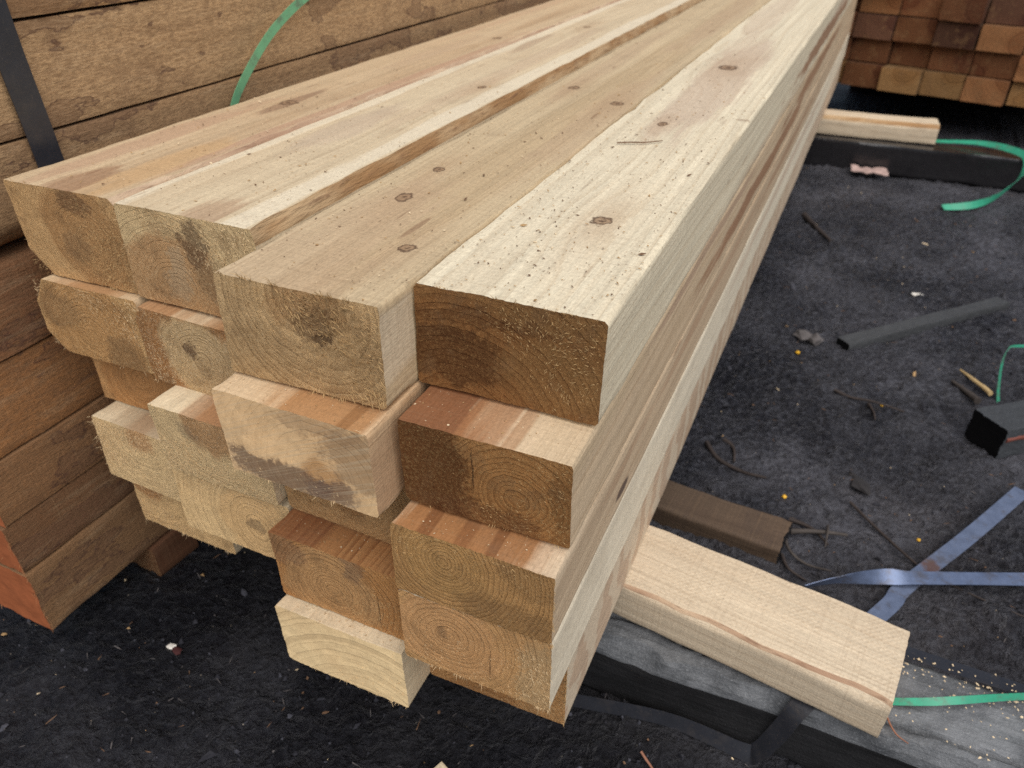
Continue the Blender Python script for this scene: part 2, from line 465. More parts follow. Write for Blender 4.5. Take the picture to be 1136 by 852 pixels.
# ------------------------------------------------------------------ the pile
GB = -0.437                      # underside of the pile
DARK = (0.19, 0.085, 0.032)
pale = dict(sa=(0.74, 0.62, 0.43), sb=(0.58, 0.45, 0.29), ha=(0.52, 0.35, 0.215), hb=(0.37, 0.225, 0.13))
buff = dict(sa=(0.66, 0.50, 0.32), sb=(0.51, 0.36, 0.21), ha=(0.50, 0.34, 0.20), hb=(0.36, 0.215, 0.115))
red = dict(sa=(0.56, 0.37, 0.20), sb=(0.40, 0.22, 0.10), ha=(0.36, 0.165, 0.065), hb=(0.20, 0.075, 0.025))
PILE = [
 # name-key, x0, x1, z0, z1, y, wood, mesh options, label
 ('A', -.149, .0012, -.0865, 0, 0, dict(pale, pith=(.035, -.035), rings=150, heart=.115, contrast=.75, specks=.42, seed=(3, 1, 2),
    sa=(0.80, 0.70, 0.52), sb=(0.66, 0.53, 0.36), ha=(0.74, 0.60, 0.42), hb=(0.50, 0.33, 0.20),
    knots=((.089, .172, .0865, .0085), (.063, .868, .0865, .014), (.055, .50, .0865, .006)), fleck=.3, grime=.12,
    etint=(.285, .17, .09), tuft=(.46, .27, .11), pit=(.10, .04, .014), fuzz=.8, blot=.5,
    patches=((.025, .03, .055, .026, .7, (.10, .042, .016)), (.05, .066, .075, .007, .5, (.12, .05, .02)), (.02, .052, .03, .006, .5, (.11, .045, .018)), (.12, .078, .05, .010, .55, (.33, .18, .07)), (.115, .03, .045, .03, .35, (.42, .25, .10)))),
    dict(), 700, 160, 'T', 'tan', 'pale speckled timber on top at the outer corner, its sawn end dark brown'),
 ('F', -.295, -.1505, -.0865, 0, -.048, dict(buff, pith=(.088, .066), rings=190, heart=.036, contrast=.7, specks=.45, seed=(13, 5, 2),
    knots=((.048, .2, .0865, .007), (.038, .284, .0865, .0065), (.11, .1, .0865, .007), (.036, .685, .0865, .008), (.12, .62, .0865, .009), (.092, .003, .055, .011)),
    fleck=.5, etint=(.88, .80, .66), tuft=(.70, .53, .31), blot=.3, patches=((.03, .02, .05, .03, .35, (.34, .20, .09)), (.12, .03, .05, .04, .3, (.36, .22, .10)), (.088, .06, .017, .015, .6, (.24, .135, .065)), (.094, .053, .006, .006, .7, (.10, .05, .025)))),
    dict(), 900, 420, 'TTTB', 'tan', 'buff timber on top with a knot in its end and a fringe of splinters'),
 ('K', -.4715, -.316, -.0885, .0045, .0195, dict(pale, pith=(.055, .02), rings=170, heart=.06, contrast=.5, specks=.5, seed=(23, 5, 8),
    knots=((.10, .55, .093, .006), (.06, 1.1, .093, .008)), fleck=.35, etint=(.82, .74, .60), tuft=(.70, .55, .33), pit=(.2, .115, .05),
    patches=((.087, .068, .014, .024, .72, (.17, .095, .055)), (.10, .035, .02, .02, .5, (.30, .19, .1)), (.06, .035, .012, .03, .35, (.66, .55, .38)))),
    dict(wane={'TR': (.0055, .0135, .45)}), 1600, 260, 'TLB', 'pale', 'top timber with a dark streak down its end and a slanting orange edge'),
 ('K', -.614, -.4722, -.0895, .0062, .0205, dict(buff, pith=(.09, .05), rings=170, heart=.05, contrast=.5, specks=.5, seed=(33, 15, 8),
    knots=((.06, .355, .0965, .011), (.10, .9, .0965, .008)), fleck=.6, etint=(.78, .66, .50), tuft=(.68, .50, .28), pit=(.2, .11, .05),
    patches=((.085, .085, .018, .014, .6, (.2, .1, .055)), (.07, .04, .022, .016, .4, (.26, .16, .09)))),
    dict(wane={'TR': (.007, .008, 1.1), 'BL': (.02, .02, .3)}), 1600, 260, 'TLB', 'tan', 'top timber beside the brown stack, with a ragged reddish bark edge'),
 ('B', -.1405, 0, -.171, -.0905, -.0475, dict(red, pith=(.098, .034), rings=210, heart=.052, contrast=.8, seed=(43, 1, 7), warp=.01,
    sa=(.60, .40, .22), sb=(.40, .22, .1), ha=(.56, .36, .19), hb=(.35, .19, .09), etint=(.56, .44, .31), tuft=(.58, .40, .18), pit=(.14, .06, .02), fuzz=.65,
    patches=((.015, .04, .046, .075, .85, (.125, .045, .015)), (.07, .004, .05, .016, .6, (.17, .07, .03)), (.135, .03, .012, .05, .5, (.20, .09, .03)), (.062, .052, .0009, .022, .75, (.05, .02, .01)))),
    dict(), 500, 140, 'TB', 'tan', 'second timber down the outer corner, two-tone end with a reddish dark left half'),
 ('G', -.2965, -.149, -.173, -.0895, -.0755, dict(buff, pith=(.092, .03), rings=150, heart=.02, contrast=.35, seed=(53, 3, 4),
    etint=(.86, .78, .68), tuft=(.70, .58, .40), pit=(.3, .2, .11), fuzz=.28, lines=-.5, blot=.12, ebump=.35, ha=(.46, .29, .15), hb=(.30, .16, .07),
    patches=((.052, .012, .055, .017, .8, (.17, .10, .07)), (.105, .010, .03, .014, .75, (.19, .115, .085)), (.138, .052, .036, .034, .62, (.30, .185, .105)), (.10, .078, .04, .012, .5, (.33, .2, .11)))),
    dict(), 120, 90, 'TB', 'pale', 'smoothly sawn timber under the splintery buff one, purplish brown patches on its end'),
 ('L', -.615, -.4715, -.1745, -.0915, .009, dict(buff, pith=(.07, .03), rings=180, heart=.07, contrast=.4, seed=(63, 3, 4), etint=(.86, .72, .52), tuft=(.70, .52, .29),
    patches=((.11, .012, .03, .022, .55, (.3, .17, .08)), (.03, .05, .03, .02, .4, (.25, .16, .09)))), dict(wane={'TL': (.02, .03, .3), 'BL': (.022, .02, .3)}), 1200, 200, 'TRB', 'pale',
    'fuzzy timber with rounded corners in the second row, beside the brown stack'),
 ('L', -.4685, -.316, -.1755, -.0915, .004, dict(red, pith=(.075, .045), rings=200, heart=.05, contrast=.6, seed=(73, 3, 1), ha=(.62, .50, .34), hb=(.5, .36, .2),
    sa=(.42, .24, .12), sb=(.27, .13, .06), etint=(.92, .82, .66), tuft=(.75, .62, .44), patches=((.065, .05, .009, .009, .8, (.2, .11, .06)),)),
    dict(wane={'TL': (.012, .02, .3)}), 1000, 200, 'TRB', 'pale', 'second-row timber whose end has pale heartwood inside a red-brown ring'),
 ('C', -.1405, 0, -.2475, -.1745, -.0752, dict(red, pith=(.045, .05), rings=280, heart=.04, contrast=.8, seed=(83, 3, 1), warp=.008, ha=(.56, .38, .20), hb=(.38, .22, .1),
    sa=(.56, .37, .2), sb=(.36, .2, .09), etint=(.72, .62, .47), tuft=(.62, .45, .24), pit=(.16, .08, .03), fuzz=.6, blot=.3,
    patches=((.10, .012, .05, .02, .4, (.24, .13, .055)), (.125, .06, .03, .02, .3, (.22, .12, .05)))), dict(), 500, 200, 'TRB', 'tan',
    'third timber down the outer corner, with a reddish striped ledge and tight rings'),
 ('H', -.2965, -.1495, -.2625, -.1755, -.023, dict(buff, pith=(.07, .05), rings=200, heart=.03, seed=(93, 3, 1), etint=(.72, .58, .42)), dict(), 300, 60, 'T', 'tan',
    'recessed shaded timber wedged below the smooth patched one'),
 ('M', -.442, -.3025, -.257, -.1755, -.03, dict(pale, pith=(.07, .07), rings=180, heart=.03, contrast=.3, seed=(103, 3, 1), etint=(.96, .84, .66), tuft=(.78, .64, .42), pit=(.3, .2, .1), blot=.15,
    patches=((.045, .062, .012, .012, .35, (.36, .27, .18)),)), dict(), 1500, 260, 'TLB', 'pale', 'pale fuzzy third-row timber with red-brown ledge, left of the smooth patched one'),
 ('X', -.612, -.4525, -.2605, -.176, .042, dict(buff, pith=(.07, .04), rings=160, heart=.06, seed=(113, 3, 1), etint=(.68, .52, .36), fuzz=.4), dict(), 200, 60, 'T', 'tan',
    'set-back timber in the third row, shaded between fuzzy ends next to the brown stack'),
 ('M', -.60, -.452, -.348, -.2625, .006, dict(pale, pith=(.07, .07), rings=160, heart=.02, contrast=.3, seed=(123, 3, 1), etint=(.94, .82, .64), tuft=(.76, .62, .41), pit=(.3, .2, .1), blot=.15), dict(), 1500, 260, 'TLB', 'pale',
    'pale fuzzy timber in the fourth row with a grey-brown ledge, beside the brown stack'),
 ('N', -.45, -.2985, -.347, -.264, -.022, dict(pale, pith=(.105, .04), rings=120, heart=.05, contrast=.75, seed=(133, 3, 1), etint=(.90, .76, .57), tuft=(.74, .59, .38), fuzz=.5, pit=(.35, .23, .12), blot=.15,
    ha=(.70, .55, .36), hb=(.50, .35, .19), patches=((.105, .04, .012, .006, .6, (.3, .2, .11)),)), dict(), 500, 260, 'B', 'pale', 'timber in the fourth row with ring pattern and small pith on a pale end'),
 ('N', -.595, -.446, -.437, -.3515, .025, dict(pale, pith=(.03, .07), rings=180, heart=.03, contrast=.3, seed=(143, 3, 1), etint=(.84, .68, .49), fuzz=.7), dict(), 900, 260, 'B', 'pale', 'bottom timber nearest the brown stack, its fuzzy end over dark ground'),
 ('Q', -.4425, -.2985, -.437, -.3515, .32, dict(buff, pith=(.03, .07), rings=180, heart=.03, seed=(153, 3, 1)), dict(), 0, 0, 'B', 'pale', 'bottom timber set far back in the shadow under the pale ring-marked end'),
 ('D', -.1395, 0, -.338, -.249, -.0740, dict(red, pith=(.04, .052), rings=190, heart=.05, contrast=.6, seed=(163, 3, 1), ha=(.62, .42, .25), hb=(.44, .26, .14), sa=(.60, .42, .24), sb=(.44, .27, .13),
    etint=(.82, .68, .52), tuft=(.72, .54, .31), pit=(.26, .14, .06), fuzz=.6, blot=.2, patches=((.04, .052, .008, .007, .5, (.24, .13, .07)), (.085, .03, .0008, .02, .55, (.12, .06, .03)), (.13, .03, .022, .06, .5, (.66, .49, .27)))), dict(), 900, 330, 'BBR', 'pale',
    'fourth timber down the outer corner, pinkish ringed end with a torn lower edge'),
 ('I', -.2945, -.1515, -.351, -.2645, -.054, dict(red, pith=(.06, .035), rings=230, heart=.06, contrast=.75, seed=(173, 3, 1), ha=(.48, .30, .16), hb=(.30, .15, .07), sa=(.46, .25, .11), sb=(.25, .10, .04),
    etint=(.90, .82, .68), tuft=(.68, .50, .28), pit=(.22, .12, .055), fuzz=.55, patches=((.09, .08, .014, .03, .5, (.22, .14, .10)), (.01, .07, .03, .022, .5, (.25, .14, .09)), (.115, .03, .0009, .025, .6, (.09, .045, .02)))), dict(), 600, 160, 'TB', 'tan',
    'timber with a dark red striped ledge, just above the lowest pale one'),
 ('E', -.15, -.003, -.437, -.3405, -.022, dict(buff, pith=(.06, -.03), rings=160, heart=.05, seed=(183, 3, 1), band=(.065, .6), etint=(.62, .44, .28)), dict(), 200, 80, 'R', 'tan',
    'lowest timber at the outer corner, its side striped pale, on the offcut block'),
 ('J', -.295, -.150, -.437, -.3525, -.0675, dict(pale, pith=(.10, -.06), rings=90, heart=.02, contrast=.6, seed=(193, 3, 1), etint=(.92, .84, .70), tuft=(.76, .63, .42), pit=(.36, .25, .13), fuzz=.3, ebump=.5, blot=.1), dict(), 250, 120, 'TB', 'pale',
    'lowest pale timber at the front, clean cut end with faint diagonal grain'),
]
PINK = (.42, .26, .16); RUST = (.30, .145, .075); CREAM = (.80, .71, .54)
SIDES = {   # what the long faces show: colours, then stains (local x, y, z, half sizes, strength, colour)
 0: dict(side=dict(sa=(.78, .69, .51), sb=(.60, .49, .335), ha=(.78, .69, .51), hb=(.56, .44, .29), contrast=.75), stains=(
      (.075, .80, .0865, .042, .38, .012, .55, (.54, .40, .30)), (.04, 1.5, .0865, .03, .5, .012, .4, (.55, .41, .3)),
      (.149, 1.75, .03, .012, .75, .020, .85, RUST), (.142, .56, .0865, .009, .006, .004, .55, (.30, .2, .13)), (.149, .9, .006, .010, .5, .008, .4, PINK), (.149, 2.4, .05, .012, .6, .02, .6, (.5, .34, .24)))),
 1: dict(side=dict(sa=(.59, .465, .295), sb=(.47, .35, .21), ha=(.54, .41, .25), hb=(.42, .30, .17), contrast=.75), stains=(
      (.05, .06, .0865, .05, .22, .02, .35, (.50, .35, .23)), (.12, .55, .0865, .025, .30, .02, .45, (.50, .36, .23)), (.03, .9, .0865, .02, .3, .02, .4, (.48, .34, .22)), (.1, 1.5, .0865, .03, .5, .02, .4, (.5, .36, .24)), (.095, .14, .0865, .004, .03, .01, .6, (.22, .12, .07)), (.145, .02, .05, .01, .12, .03, .5, (.72, .62, .47)))),
 2: dict(side=dict(sa=(.66, .54, .365), sb=(.53, .405, .26), ha=(.57, .43, .28), hb=(.45, .32, .20), contrast=.7), stains=(
      (.135, 1.2, .093, .016, 2.2, .02, .7, CREAM), (.006, 1.2, .093, .014, 2.0, .02, .6, CREAM), (.096, .012, .093, .02, .05, .02, .5, (.38, .22, .13)), (.05, .30, .093, .025, .12, .02, .4, (.46, .35, .27)), (.03, .9, .093, .012, .12, .02, .5, (.36, .24, .16)), (.09, .7, .093, .02, .4, .02, .4, (.52, .38, .26)))),
 3: dict(side=dict(sa=(.60, .46, .295), sb=(.47, .335, .20), ha=(.54, .395, .245), hb=(.41, .275, .16), contrast=.7), stains=(
      (.071, .022, .0965, .022, .05, .02, .65, (.30, .16, .09)), (.06, .36, .0965, .010, .07, .02, .7, (.22, .13, .09)), (.03, .16, .0965, .02, .18, .02, .6, (.46, .29, .19)), (.11, .10, .0965, .02, .12, .02, .65, (.56, .36, .18)), (.128, .5, .0965, .010, .5, .02, .55, (.44, .25, .17)), (.06, .75, .0965, .02, .2, .02, .4, (.45, .31, .2)), (.02, 1.2, .0965, .014, .4, .02, .5, (.5, .34, .22)))),
 4: dict(side=dict(sa=(.62, .48, .32), sb=(.47, .34, .21), ha=(.63, .485, .325), hb=(.47, .335, .205), contrast=.9), stains=(
      (.1405, .95, .028, .012, .55, .018, .8, RUST), (.1405, 1.7, .055, .012, .6, .018, .75, RUST), (.1405, .5, .07, .012, .35, .008, .5, (.42, .27, .19)), (.02, .02, .0805, .042, .2, .02, .92, (.20, .07, .024)), (.09, .02, .0805, .006, .2, .02, .6, (.36, .18, .08)), (.065, .02, .0805, .02, .2, .02, .7, (.36, .17, .075)), (.125, .02, .0805, .03, .2, .02, .5, (.62, .48, .31)))),
 5: dict(side=dict(sa=(.62, .44, .27), sb=(.46, .28, .14), ha=(.62, .44, .27), hb=(.46, .28, .14)), stains=((.10, .02, .0835, .055, .1, .02, .85, (.40, .20, .08)), (.125, .02, .0835, .006, .1, .02, .6, (.24, .11, .04)), (.02, .02, .0835, .03, .1, .02, .5, (.70, .55, .36)), (.1475, .05, .03, .01, .2, .04, .5, (.40, .25, .15)))),
 6: dict(stains=((.09, .02, .083, .04, .1, .02, .7, (.40, .21, .09)),)),
 8: dict(side=dict(sa=(.60, .46, .31), sb=(.45, .32, .205), ha=(.61, .465, .315), hb=(.44, .305, .19), contrast=.9), stains=(
      (.1405, .176, .018, .01, .022, .007, .9, (.10, .065, .055)), (.1405, .55, .05, .012, .4, .010, .5, PINK), (.1405, 1.4, .04, .012, .5, .012, .5, RUST), (.06, .02, .073, .07, .1, .02, .92, (.33, .145, .05)), (.03, .02, .073, .006, .1, .02, .7, (.18, .07, .025)), (.062, .02, .073, .008, .1, .02, .6, (.20, .08, .03)), (.088, .02, .073, .005, .1, .02, .7, (.18, .07, .025)), (.13, .02, .073, .016, .1, .02, .6, (.72, .57, .4)))),
 10: dict(stains=((.09, .03, .0815, .04, .1, .02, .85, (.38, .19, .085)),)),
 12: dict(stains=((.09, .03, .0855, .06, .1, .02, .6, (.40, .29, .18)),)),
 16: dict(side=dict(sa=(.80, .71, .55), sb=(.66, .56, .41), ha=(.80, .71, .55), hb=(.64, .53, .38), contrast=.35), stains=((.1395, 1.5, .06, .012, .8, .015, .5, (.50, .34, .24)),)),
 17: dict(side=dict(sa=(.42, .21, .085), sb=(.22, .085, .03), ha=(.42, .21, .085), hb=(.20, .075, .028), contrast=.9), stains=((.02, .02, .0865, .03, .1, .02, .6, (.20, .07, .03)),)),
 18: dict(side=dict(sa=(.56, .42, .30), sb=(.45, .32, .21))),
}
RINGV = {0: 0.42, 1: 0.4, 2: 0.06, 3: 0.06, 4: 0.45, 5: 0.12, 6: 0.08, 7: 0.2, 8: 0.4, 10: 0.04, 12: 0.04, 13: 0.32, 14: 0.05, 16: 0.3, 17: 0.3, 19: 0.3}
FIB = {'pale': FIBRE_PALE, 'tan': FIBRE_TAN, 'red': FIBRE_RED}
for k, (key, x0, x1, z0, z1, y, W, opt, nf, ne, eds, fb, lab) in enumerate(PILE):
    W = dict(W, **SIDES.get(k, {}))
    W['ering'] = RINGV.get(k, .2)
    rr = random.Random(k * 31 + 5)
    L = 3.06 + rr.uniform(-.03, .03) - y
    V, F, M = timber_mesh(x1 - x0, z1 - z0, L, 100 + k, step=.003, tilt=(rr.uniform(-.03, .03), rr.uniform(-.03, .03)), jag=.0004, **opt)
    wn = WANE_PINK if (key == 'K' and x0 < -.6) else WANE
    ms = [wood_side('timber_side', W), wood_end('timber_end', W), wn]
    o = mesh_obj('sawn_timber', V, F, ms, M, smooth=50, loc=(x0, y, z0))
    tag(o, lab, 'timber', 'fresh sawn timbers in the front pile', 'thing')
    if nf:
        V, F = fringe_mesh(x1 - x0, z1 - z0, 500 + k, int(nf * 1.6), ne, edges=eds, ln=(.003, .0085) if key == 'F' else (.0012, .0036), th=.0003 if key == 'F' else .00023)
        f = mesh_obj('torn_fibres', V, F, [FIB[fb]], parent=o)
        f['kind'] = 'stuff'

# ------------------------------------------------------------------ brown stack on the left
old = dict(sa=(0.44, 0.295, 0.165), sb=(0.34, 0.215, 0.115), ha=(0.38, 0.235, 0.125), hb=(0.27, 0.155, 0.08))
def old_side(name, k, mul):
    W = dict(old, pith=(.05 + .03 * math.sin(k * 2.1), .02 + .05 * math.cos(k)), rings=150, heart=.05, contrast=.35, seed=(200 + 11 * k, 3 * k, 5 * k),
             grime=.65, grimec=(.13, .065, .04), fleck=.7, bump=1.0, roughness=.85, saw=.8)
    for q in ('sa', 'sb', 'ha', 'hb'):
        W[q] = tuple(a * b_ for a, b_ in zip(W[q], mul))
    m = wood_side(name, W)
    # water-stain outlines
    n = NT(m.node_tree)
    b = [x for x in m.node_tree.nodes if x.type == 'BSDF_PRINCIPLED'][0]
    c = b.inputs['Base Color'].links[0].from_socket
    P = n.v('ADD', n.node('ShaderNodeTexCoord').outputs['Object'], W['seed'])
    q = n.noise(n.v('MULTIPLY', P, (1, .45, 1.2)), 9.0, 5.0, 0.62)
    line = n.m('ABSOLUTE', n.m('SUBTRACT', q, 0.57))
    inside = n.sstep(q, 0.55, 0.60)
    c = n.mix(n.m('MULTIPLY', inside, 0.42), c, (.16, .085, .055))
    c = n.mix(n.sstep(line, 0.0, 0.014, 0.7, 0.0), c, (.075, .035, .03))
    # vertical scratches and rough torn grain
    x, yy, z = n.sep(P)
    scr = n.noise(n.comb(0.0, n.m('MULTIPLY', yy, 260.0), n.m('MULTIPLY', z, 12.0)), 1.0, 3.0, 0.6)
    tor = n.noise(n.v('MULTIPLY', P, (1, .28, 1)), 300.0, 5.0, 0.75)
    tor2 = n.noise(n.v('MULTIPLY', P, (1, .12, 1)), 60.0, 5.0, 0.72)
    c = n.mix(n.sstep(tor2, .52, .70, 0.0, .40 if k < 5 else .26), c, (.15, .08, .045))
    c = n.mix(n.sstep(tor2, .48, .34, 0.0, .22), c, (.58, .43, .27))
    c = n.mix(n.sstep(tor, 0.40, 0.58, 0.5, 0.0), c, (.20, .115, .06))
    c = n.mix(n.sstep(scr, 0.62, 0.72, 0.0, 0.25), c, (.5, .33, .18))
    n.put(b.inputs['Base Color'], c)
    h = n.m('ADD', tor, n.m('MULTIPLY', scr, 0.4))
    n.put(b.inputs['Normal'], n.bump(h, 0.8, 0.003))
    return m
old_end = plain_mat('painted_end', (0.40, 0.125, 0.05), .8, .2, .35, 60, .6)
zb = [-.545, -.4445, -.370, -.291, -.187, -.078, .0236, .131, .240, .345]
SL = ['bottom timber of the brown stack, its orange end beside dark ground', 'thin brown timber second from the bottom of the stack, orange painted end showing',
      'brown timber third from the bottom, deep red stain running along it', 'warm orange-brown timber level with the pile\'s pale fuzzy ends',
      'dusky brown timber under the black gap in the old stack', 'brown timber just above the gap, ending in a rounded lower edge beside the pile',
      'tan timber with stain outlines, crossed by black strap above the pile', 'topmost brown timber in view above the strap-crossed tan one',
      'upper timber of the brown stack beyond the top edge']
LEFTX = -.66
for k in range(8):
    z0, z1 = zb[k], zb[k + 1]
    if k == 4: z1 -= .011
    mul = [(.66, .56, .50), (.52, .40, .36), (.68, .54, .46), (.86, .62, .45), (.62, .45, .39), (1.0, .95, .90), (1.22, 1.20, 1.16), (1.02, .94, .82)][k]
    rr = random.Random(900 + k)
    V, F, M = timber_mesh(.15, z1 - z0 - .0035, 3.6, 300 + k, step=.006, wave=.0007, edge=.0008, cham=.0009, ends=.001, jag=.001,
                          wane={'BR': (.012, .014, .8)} if k == 5 else None)
    sm = old_side('old_timber_side', k, mul)
    M = [0 if q == 2 else q for q in M]
    o = mesh_obj('stacked_timber', V, F, [sm, old_end], M, smooth=50, loc=(LEFTX - .15 + rr.uniform(-.002, .002), -.098 + rr.uniform(-.004, .004), z0 + .001))
    tag(o, SL[k], 'timber', 'weathered timbers in the tall brown stack', 'thing')
    if k < 4:
        V, F = fringe_mesh(.15, z1 - z0 - .002, 700 + k, 20, 110, ln=(.003, .009), edges='RRRB')
        f = mesh_obj('torn_fibres', V, F, [FIBRE_RED], parent=o); f['kind'] = 'stuff'
# bearer below it
V, F, M = timber_mesh(.28, .054, .07, 350, step=.006, stations=[0, .01, .03, .05, .07])
bw = dict(red, pith=(.1, .02), seed=(9, 9, 9), rings=150, sa=(.12, .055, .03), sb=(.08, .035, .018), ha=(.11, .05, .025), hb=(.06, .026, .014))
o = mesh_obj('stack_bearer', V, F, [wood_side('bearer_side', bw), wood_end('bearer_end', bw), WANE], M, smooth=50, loc=(-.932, .07, -.602), rotz=R(-3))
tag(o, 'red-brown bearer block under the brown stack, half lost in shadow', 'wood block', None, 'thing')

# ------------------------------------------------------------------ ribbons (straps)
def ribbon(path, widths, width, thick=0.0007, sub=8):
    """path: points; widths: direction of the ribbon's width at each point"""
    P, D = [], []
    n = len(path)
    pts = [Vector(p) for p in path]; dr = [Vector(d).normalized() for d in widths]
    for i in range(n - 1):
        p0 = pts[max(i - 1, 0)]; p1 = pts[i]; p2 = pts[i + 1]; p3 = pts[min(i + 2, n - 1)]
        for s in range(sub):
            t = s / sub
            P.append(0.5 * ((2 * p1) + (p2 - p0) * t + (2 * p0 - 5 * p1 + 4 * p2 - p3) * t * t + (3 * p1 - p0 - 3 * p2 + p3) * t ** 3))
            D.append(dr[i].lerp(dr[i + 1], t).normalized())
    P.append(pts[-1]); D.append(dr[-1])
    V, F = [], []
    for i, (p, d) in enumerate(zip(P, D)):
        tn = (P[min(i + 1, len(P) - 1)] - P[max(i - 1, 0)]).normalized()
        d = (d - tn * d.dot(tn)).normalized()
        nn = tn.cross(d) * thick / 2
        a = d * width / 2
        V.extend([p - a - nn, p + a - nn, p + a + nn, p - a + nn])
        if i:
            k = 4 * i
            for j in range(4):
                F.append((k - 4 + j, k - 4 + (j + 1) % 4, k + (j + 1) % 4, k + j))
    F.append((3, 2, 1, 0)); k = 4 * (len(P) - 1); F.append((k, k + 1, k + 2, k + 3))
    return V, F

def strap_mat(name, col, rough, metallic=0.0, rust=0.0, spec=0.5, dirt=.55):
    m, n, b = new_mat(name)
    P = n.node('ShaderNodeTexCoord').outputs['Object']
    a = n.noise(P, 60.0, 4.0, 0.6); s = n.noise(n.v('MULTIPLY', P, (1, 1, 1)), 420.0, 3.0, 0.6)
    f = n.m('ADD', .75, n.m('MULTIPLY', a, .5))
    c = n.mix(1.0, col, n.comb(f, f, f), 'MULTIPLY')
    if rust:
        rq = n.v('LENGTH', n.v('MULTIPLY', n.v('SUBTRACT', n.v('ADD', P, n.v('MULTIPLY', n.v('SUBTRACT', n.noise(P, 120.0, 4.0, .7, color=True), (.5, .5, .5)), (.03, .03, 0))), (.366, .525, 0)), (1 / .018, 1 / .022, 0)))
        rf = n.sstep(rq, 0.4, 1.1, rust, 0.0)
        c = n.mix(rf, c, (.10, .04, .015))
        n.put(b.inputs['Metallic'], n.m('SUBTRACT', metallic, n.m('MULTIPLY', rf, metallic)))
    else:
        b.inputs['Metallic'].default_value = metallic
    dust = n.m('MAXIMUM', n.sstep(s, .60, .72, 0.0, .4), n.sstep(n.noise(P, 38.0, 5.0, .7), .50, .68, 0.0, dirt))
    c = n.mix(dust, c, (.12, .10, .085))
    n.put(b.inputs['Base Color'], c)
    n.put(b.inputs['Roughness'], n.m('ADD', rough, n.m('MULTIPLY', n.m('SUBTRACT', a, .5), .3)))
    b.inputs['Specular IOR Level'].default_value = spec
    n.put(b.inputs['Normal'], n.bump(a, .2, .002))
    return m
STEEL = strap_mat('sky_tint_steel', (0.165, 0.215, 0.345), .40, .5, .9)  # black steel with the sky's blue reflection put into its colour
STEELR = strap_mat('rusty_sky_tint_steel', (0.175, 0.22, 0.335), .45, .45, .85)  # same painted sky reflection, rust spot on top
BLACKSTRAP = strap_mat('black_steel', (0.030, 0.032, 0.040), .30, .0, .5, .5, .15)
GREEN = strap_mat('green_plastic', (0.035, 0.33, 0.20), .4)
GREENP = strap_mat('faded_green_plastic', (0.15, 0.40, 0.22), .45)

def strap(name, lab, cat, path, wd, width, mat, thick=.0008, group=None):
    V, F = ribbon(path, wd, width, thick)
    o = mesh_obj(name, V, F, [mat], smooth=40)
    return tag(o, lab, cat, group, 'thing')

xs_ = LEFTX + .0035
strap('steel_strap', 'wide black strap running down the face of the brown stack', 'strap',
      [(xs_, .092, .36), (xs_, .095, .131), (xs_ + .001, .099, .03), (xs_ + .001, .103, -.08), (xs_, .107, -.2), (xs_, .11, -.54)], [(0, 1, 0)] * 6, .031, BLACKSTRAP, .0012)
strap('plastic_strap', 'pale green strap arching up between pile and brown stack', 'strap',
      [(-.645, .36, -.10), (-.643, .365, -.03), (-.642, .3735, .000), (-.640, .4125, .037), (-.640, .468, .0735), (-.642, .545, .104), (-.646, .64, .125), (-.65, .75, .13)],
      [(0, 1, .1), (0, 1, .0), (0, .95, -.35), (0, .75, -.65), (0, .6, -.8), (0, .4, -.9), (0, .2, -1), (0, 0, -1)], .0125, GREENP)

# ------------------------------------------------------------------ ground
def axis(lo, hi, step, far):
    a = []; x = lo
    while x < hi: a.append(x); x += step
    d = step; x = hi
    up = []
    while x < far: up.append(x); d *= 1.35; x += d
    up.append(far)
    d = step; x = lo - step; dn = []
    while x > -far: dn.append(x); d *= 1.35; x -= d
    dn.append(-far)
    return dn[::-1] + a + up
def bumpz(x, y):
    p = Vector((x, y, 0))
    z = .010 * fbm(p * 5.0, 3) + .0055 * fbm(p * 24.0 + Vector((9, 0, 0)), 4)
    z += .017 * max(0, fbm(p * 38.0 + Vector((0, 5, 3)), 4) - .06) * (.45 + .8 * abs(fbm(p * 6.0 + Vector((4, 4, 0)), 2))) + .0045 * fbm(p * 80.0, 3)
    return z
GX = axis(-.80, .95, .0065, 60.0); GY = axis(-.30, 2.3, .0075, 60.0)
GZ = -.603
V = []
for y in GY:
    for x in GX:
        near = max(0.0, 1 - max(0, abs(x) - 1.0) / 3 - max(0, y - 2.6) / 6)
        V.append((x, y, GZ + (bumpz(x, y) * max(near, .15) if abs(x) < 30 and abs(y) < 30 else 0)))
nx = len(GX)
F = [(j * nx + i, j * nx + i + 1, (j + 1) * nx + i + 1, (j + 1) * nx + i) for j in range(len(GY) - 1) for i in range(nx - 1)]
m, n, b = new_mat('black_mud')
P = n.node('ShaderNodeTexCoord').outputs['Object']
a1 = n.noise(P, 4.0, 5.0, .6); a2 = n.noise(P, 90.0, 5.0, .7); a3 = n.noise(P, 420.0, 3.0, .7)
a0 = n.noise(P, 1.7, 4.0, .6)
c = n.mix(n.sstep(a1, .38, .62), (.034, .034, .043), (.078, .078, .095))
c = n.mix(n.sstep(a0, .48, .66, 0.0, .6), c, (.105, .098, .108))
c = n.mix(n.sstep(a0, .46, .32, 0.0, .5), c, (.024, .024, .031))
c = n.mix(n.sstep(a2, .45, .7, 0, .6), c, (.16, .165, .195))
c = n.mix(n.sstep(a2, .5, .3, 0, .75), c, (.010, .009, .011))
vd = n.voro(P, 170.0); vc = n.sep(n.voro(P, 170.0, out='Color'))
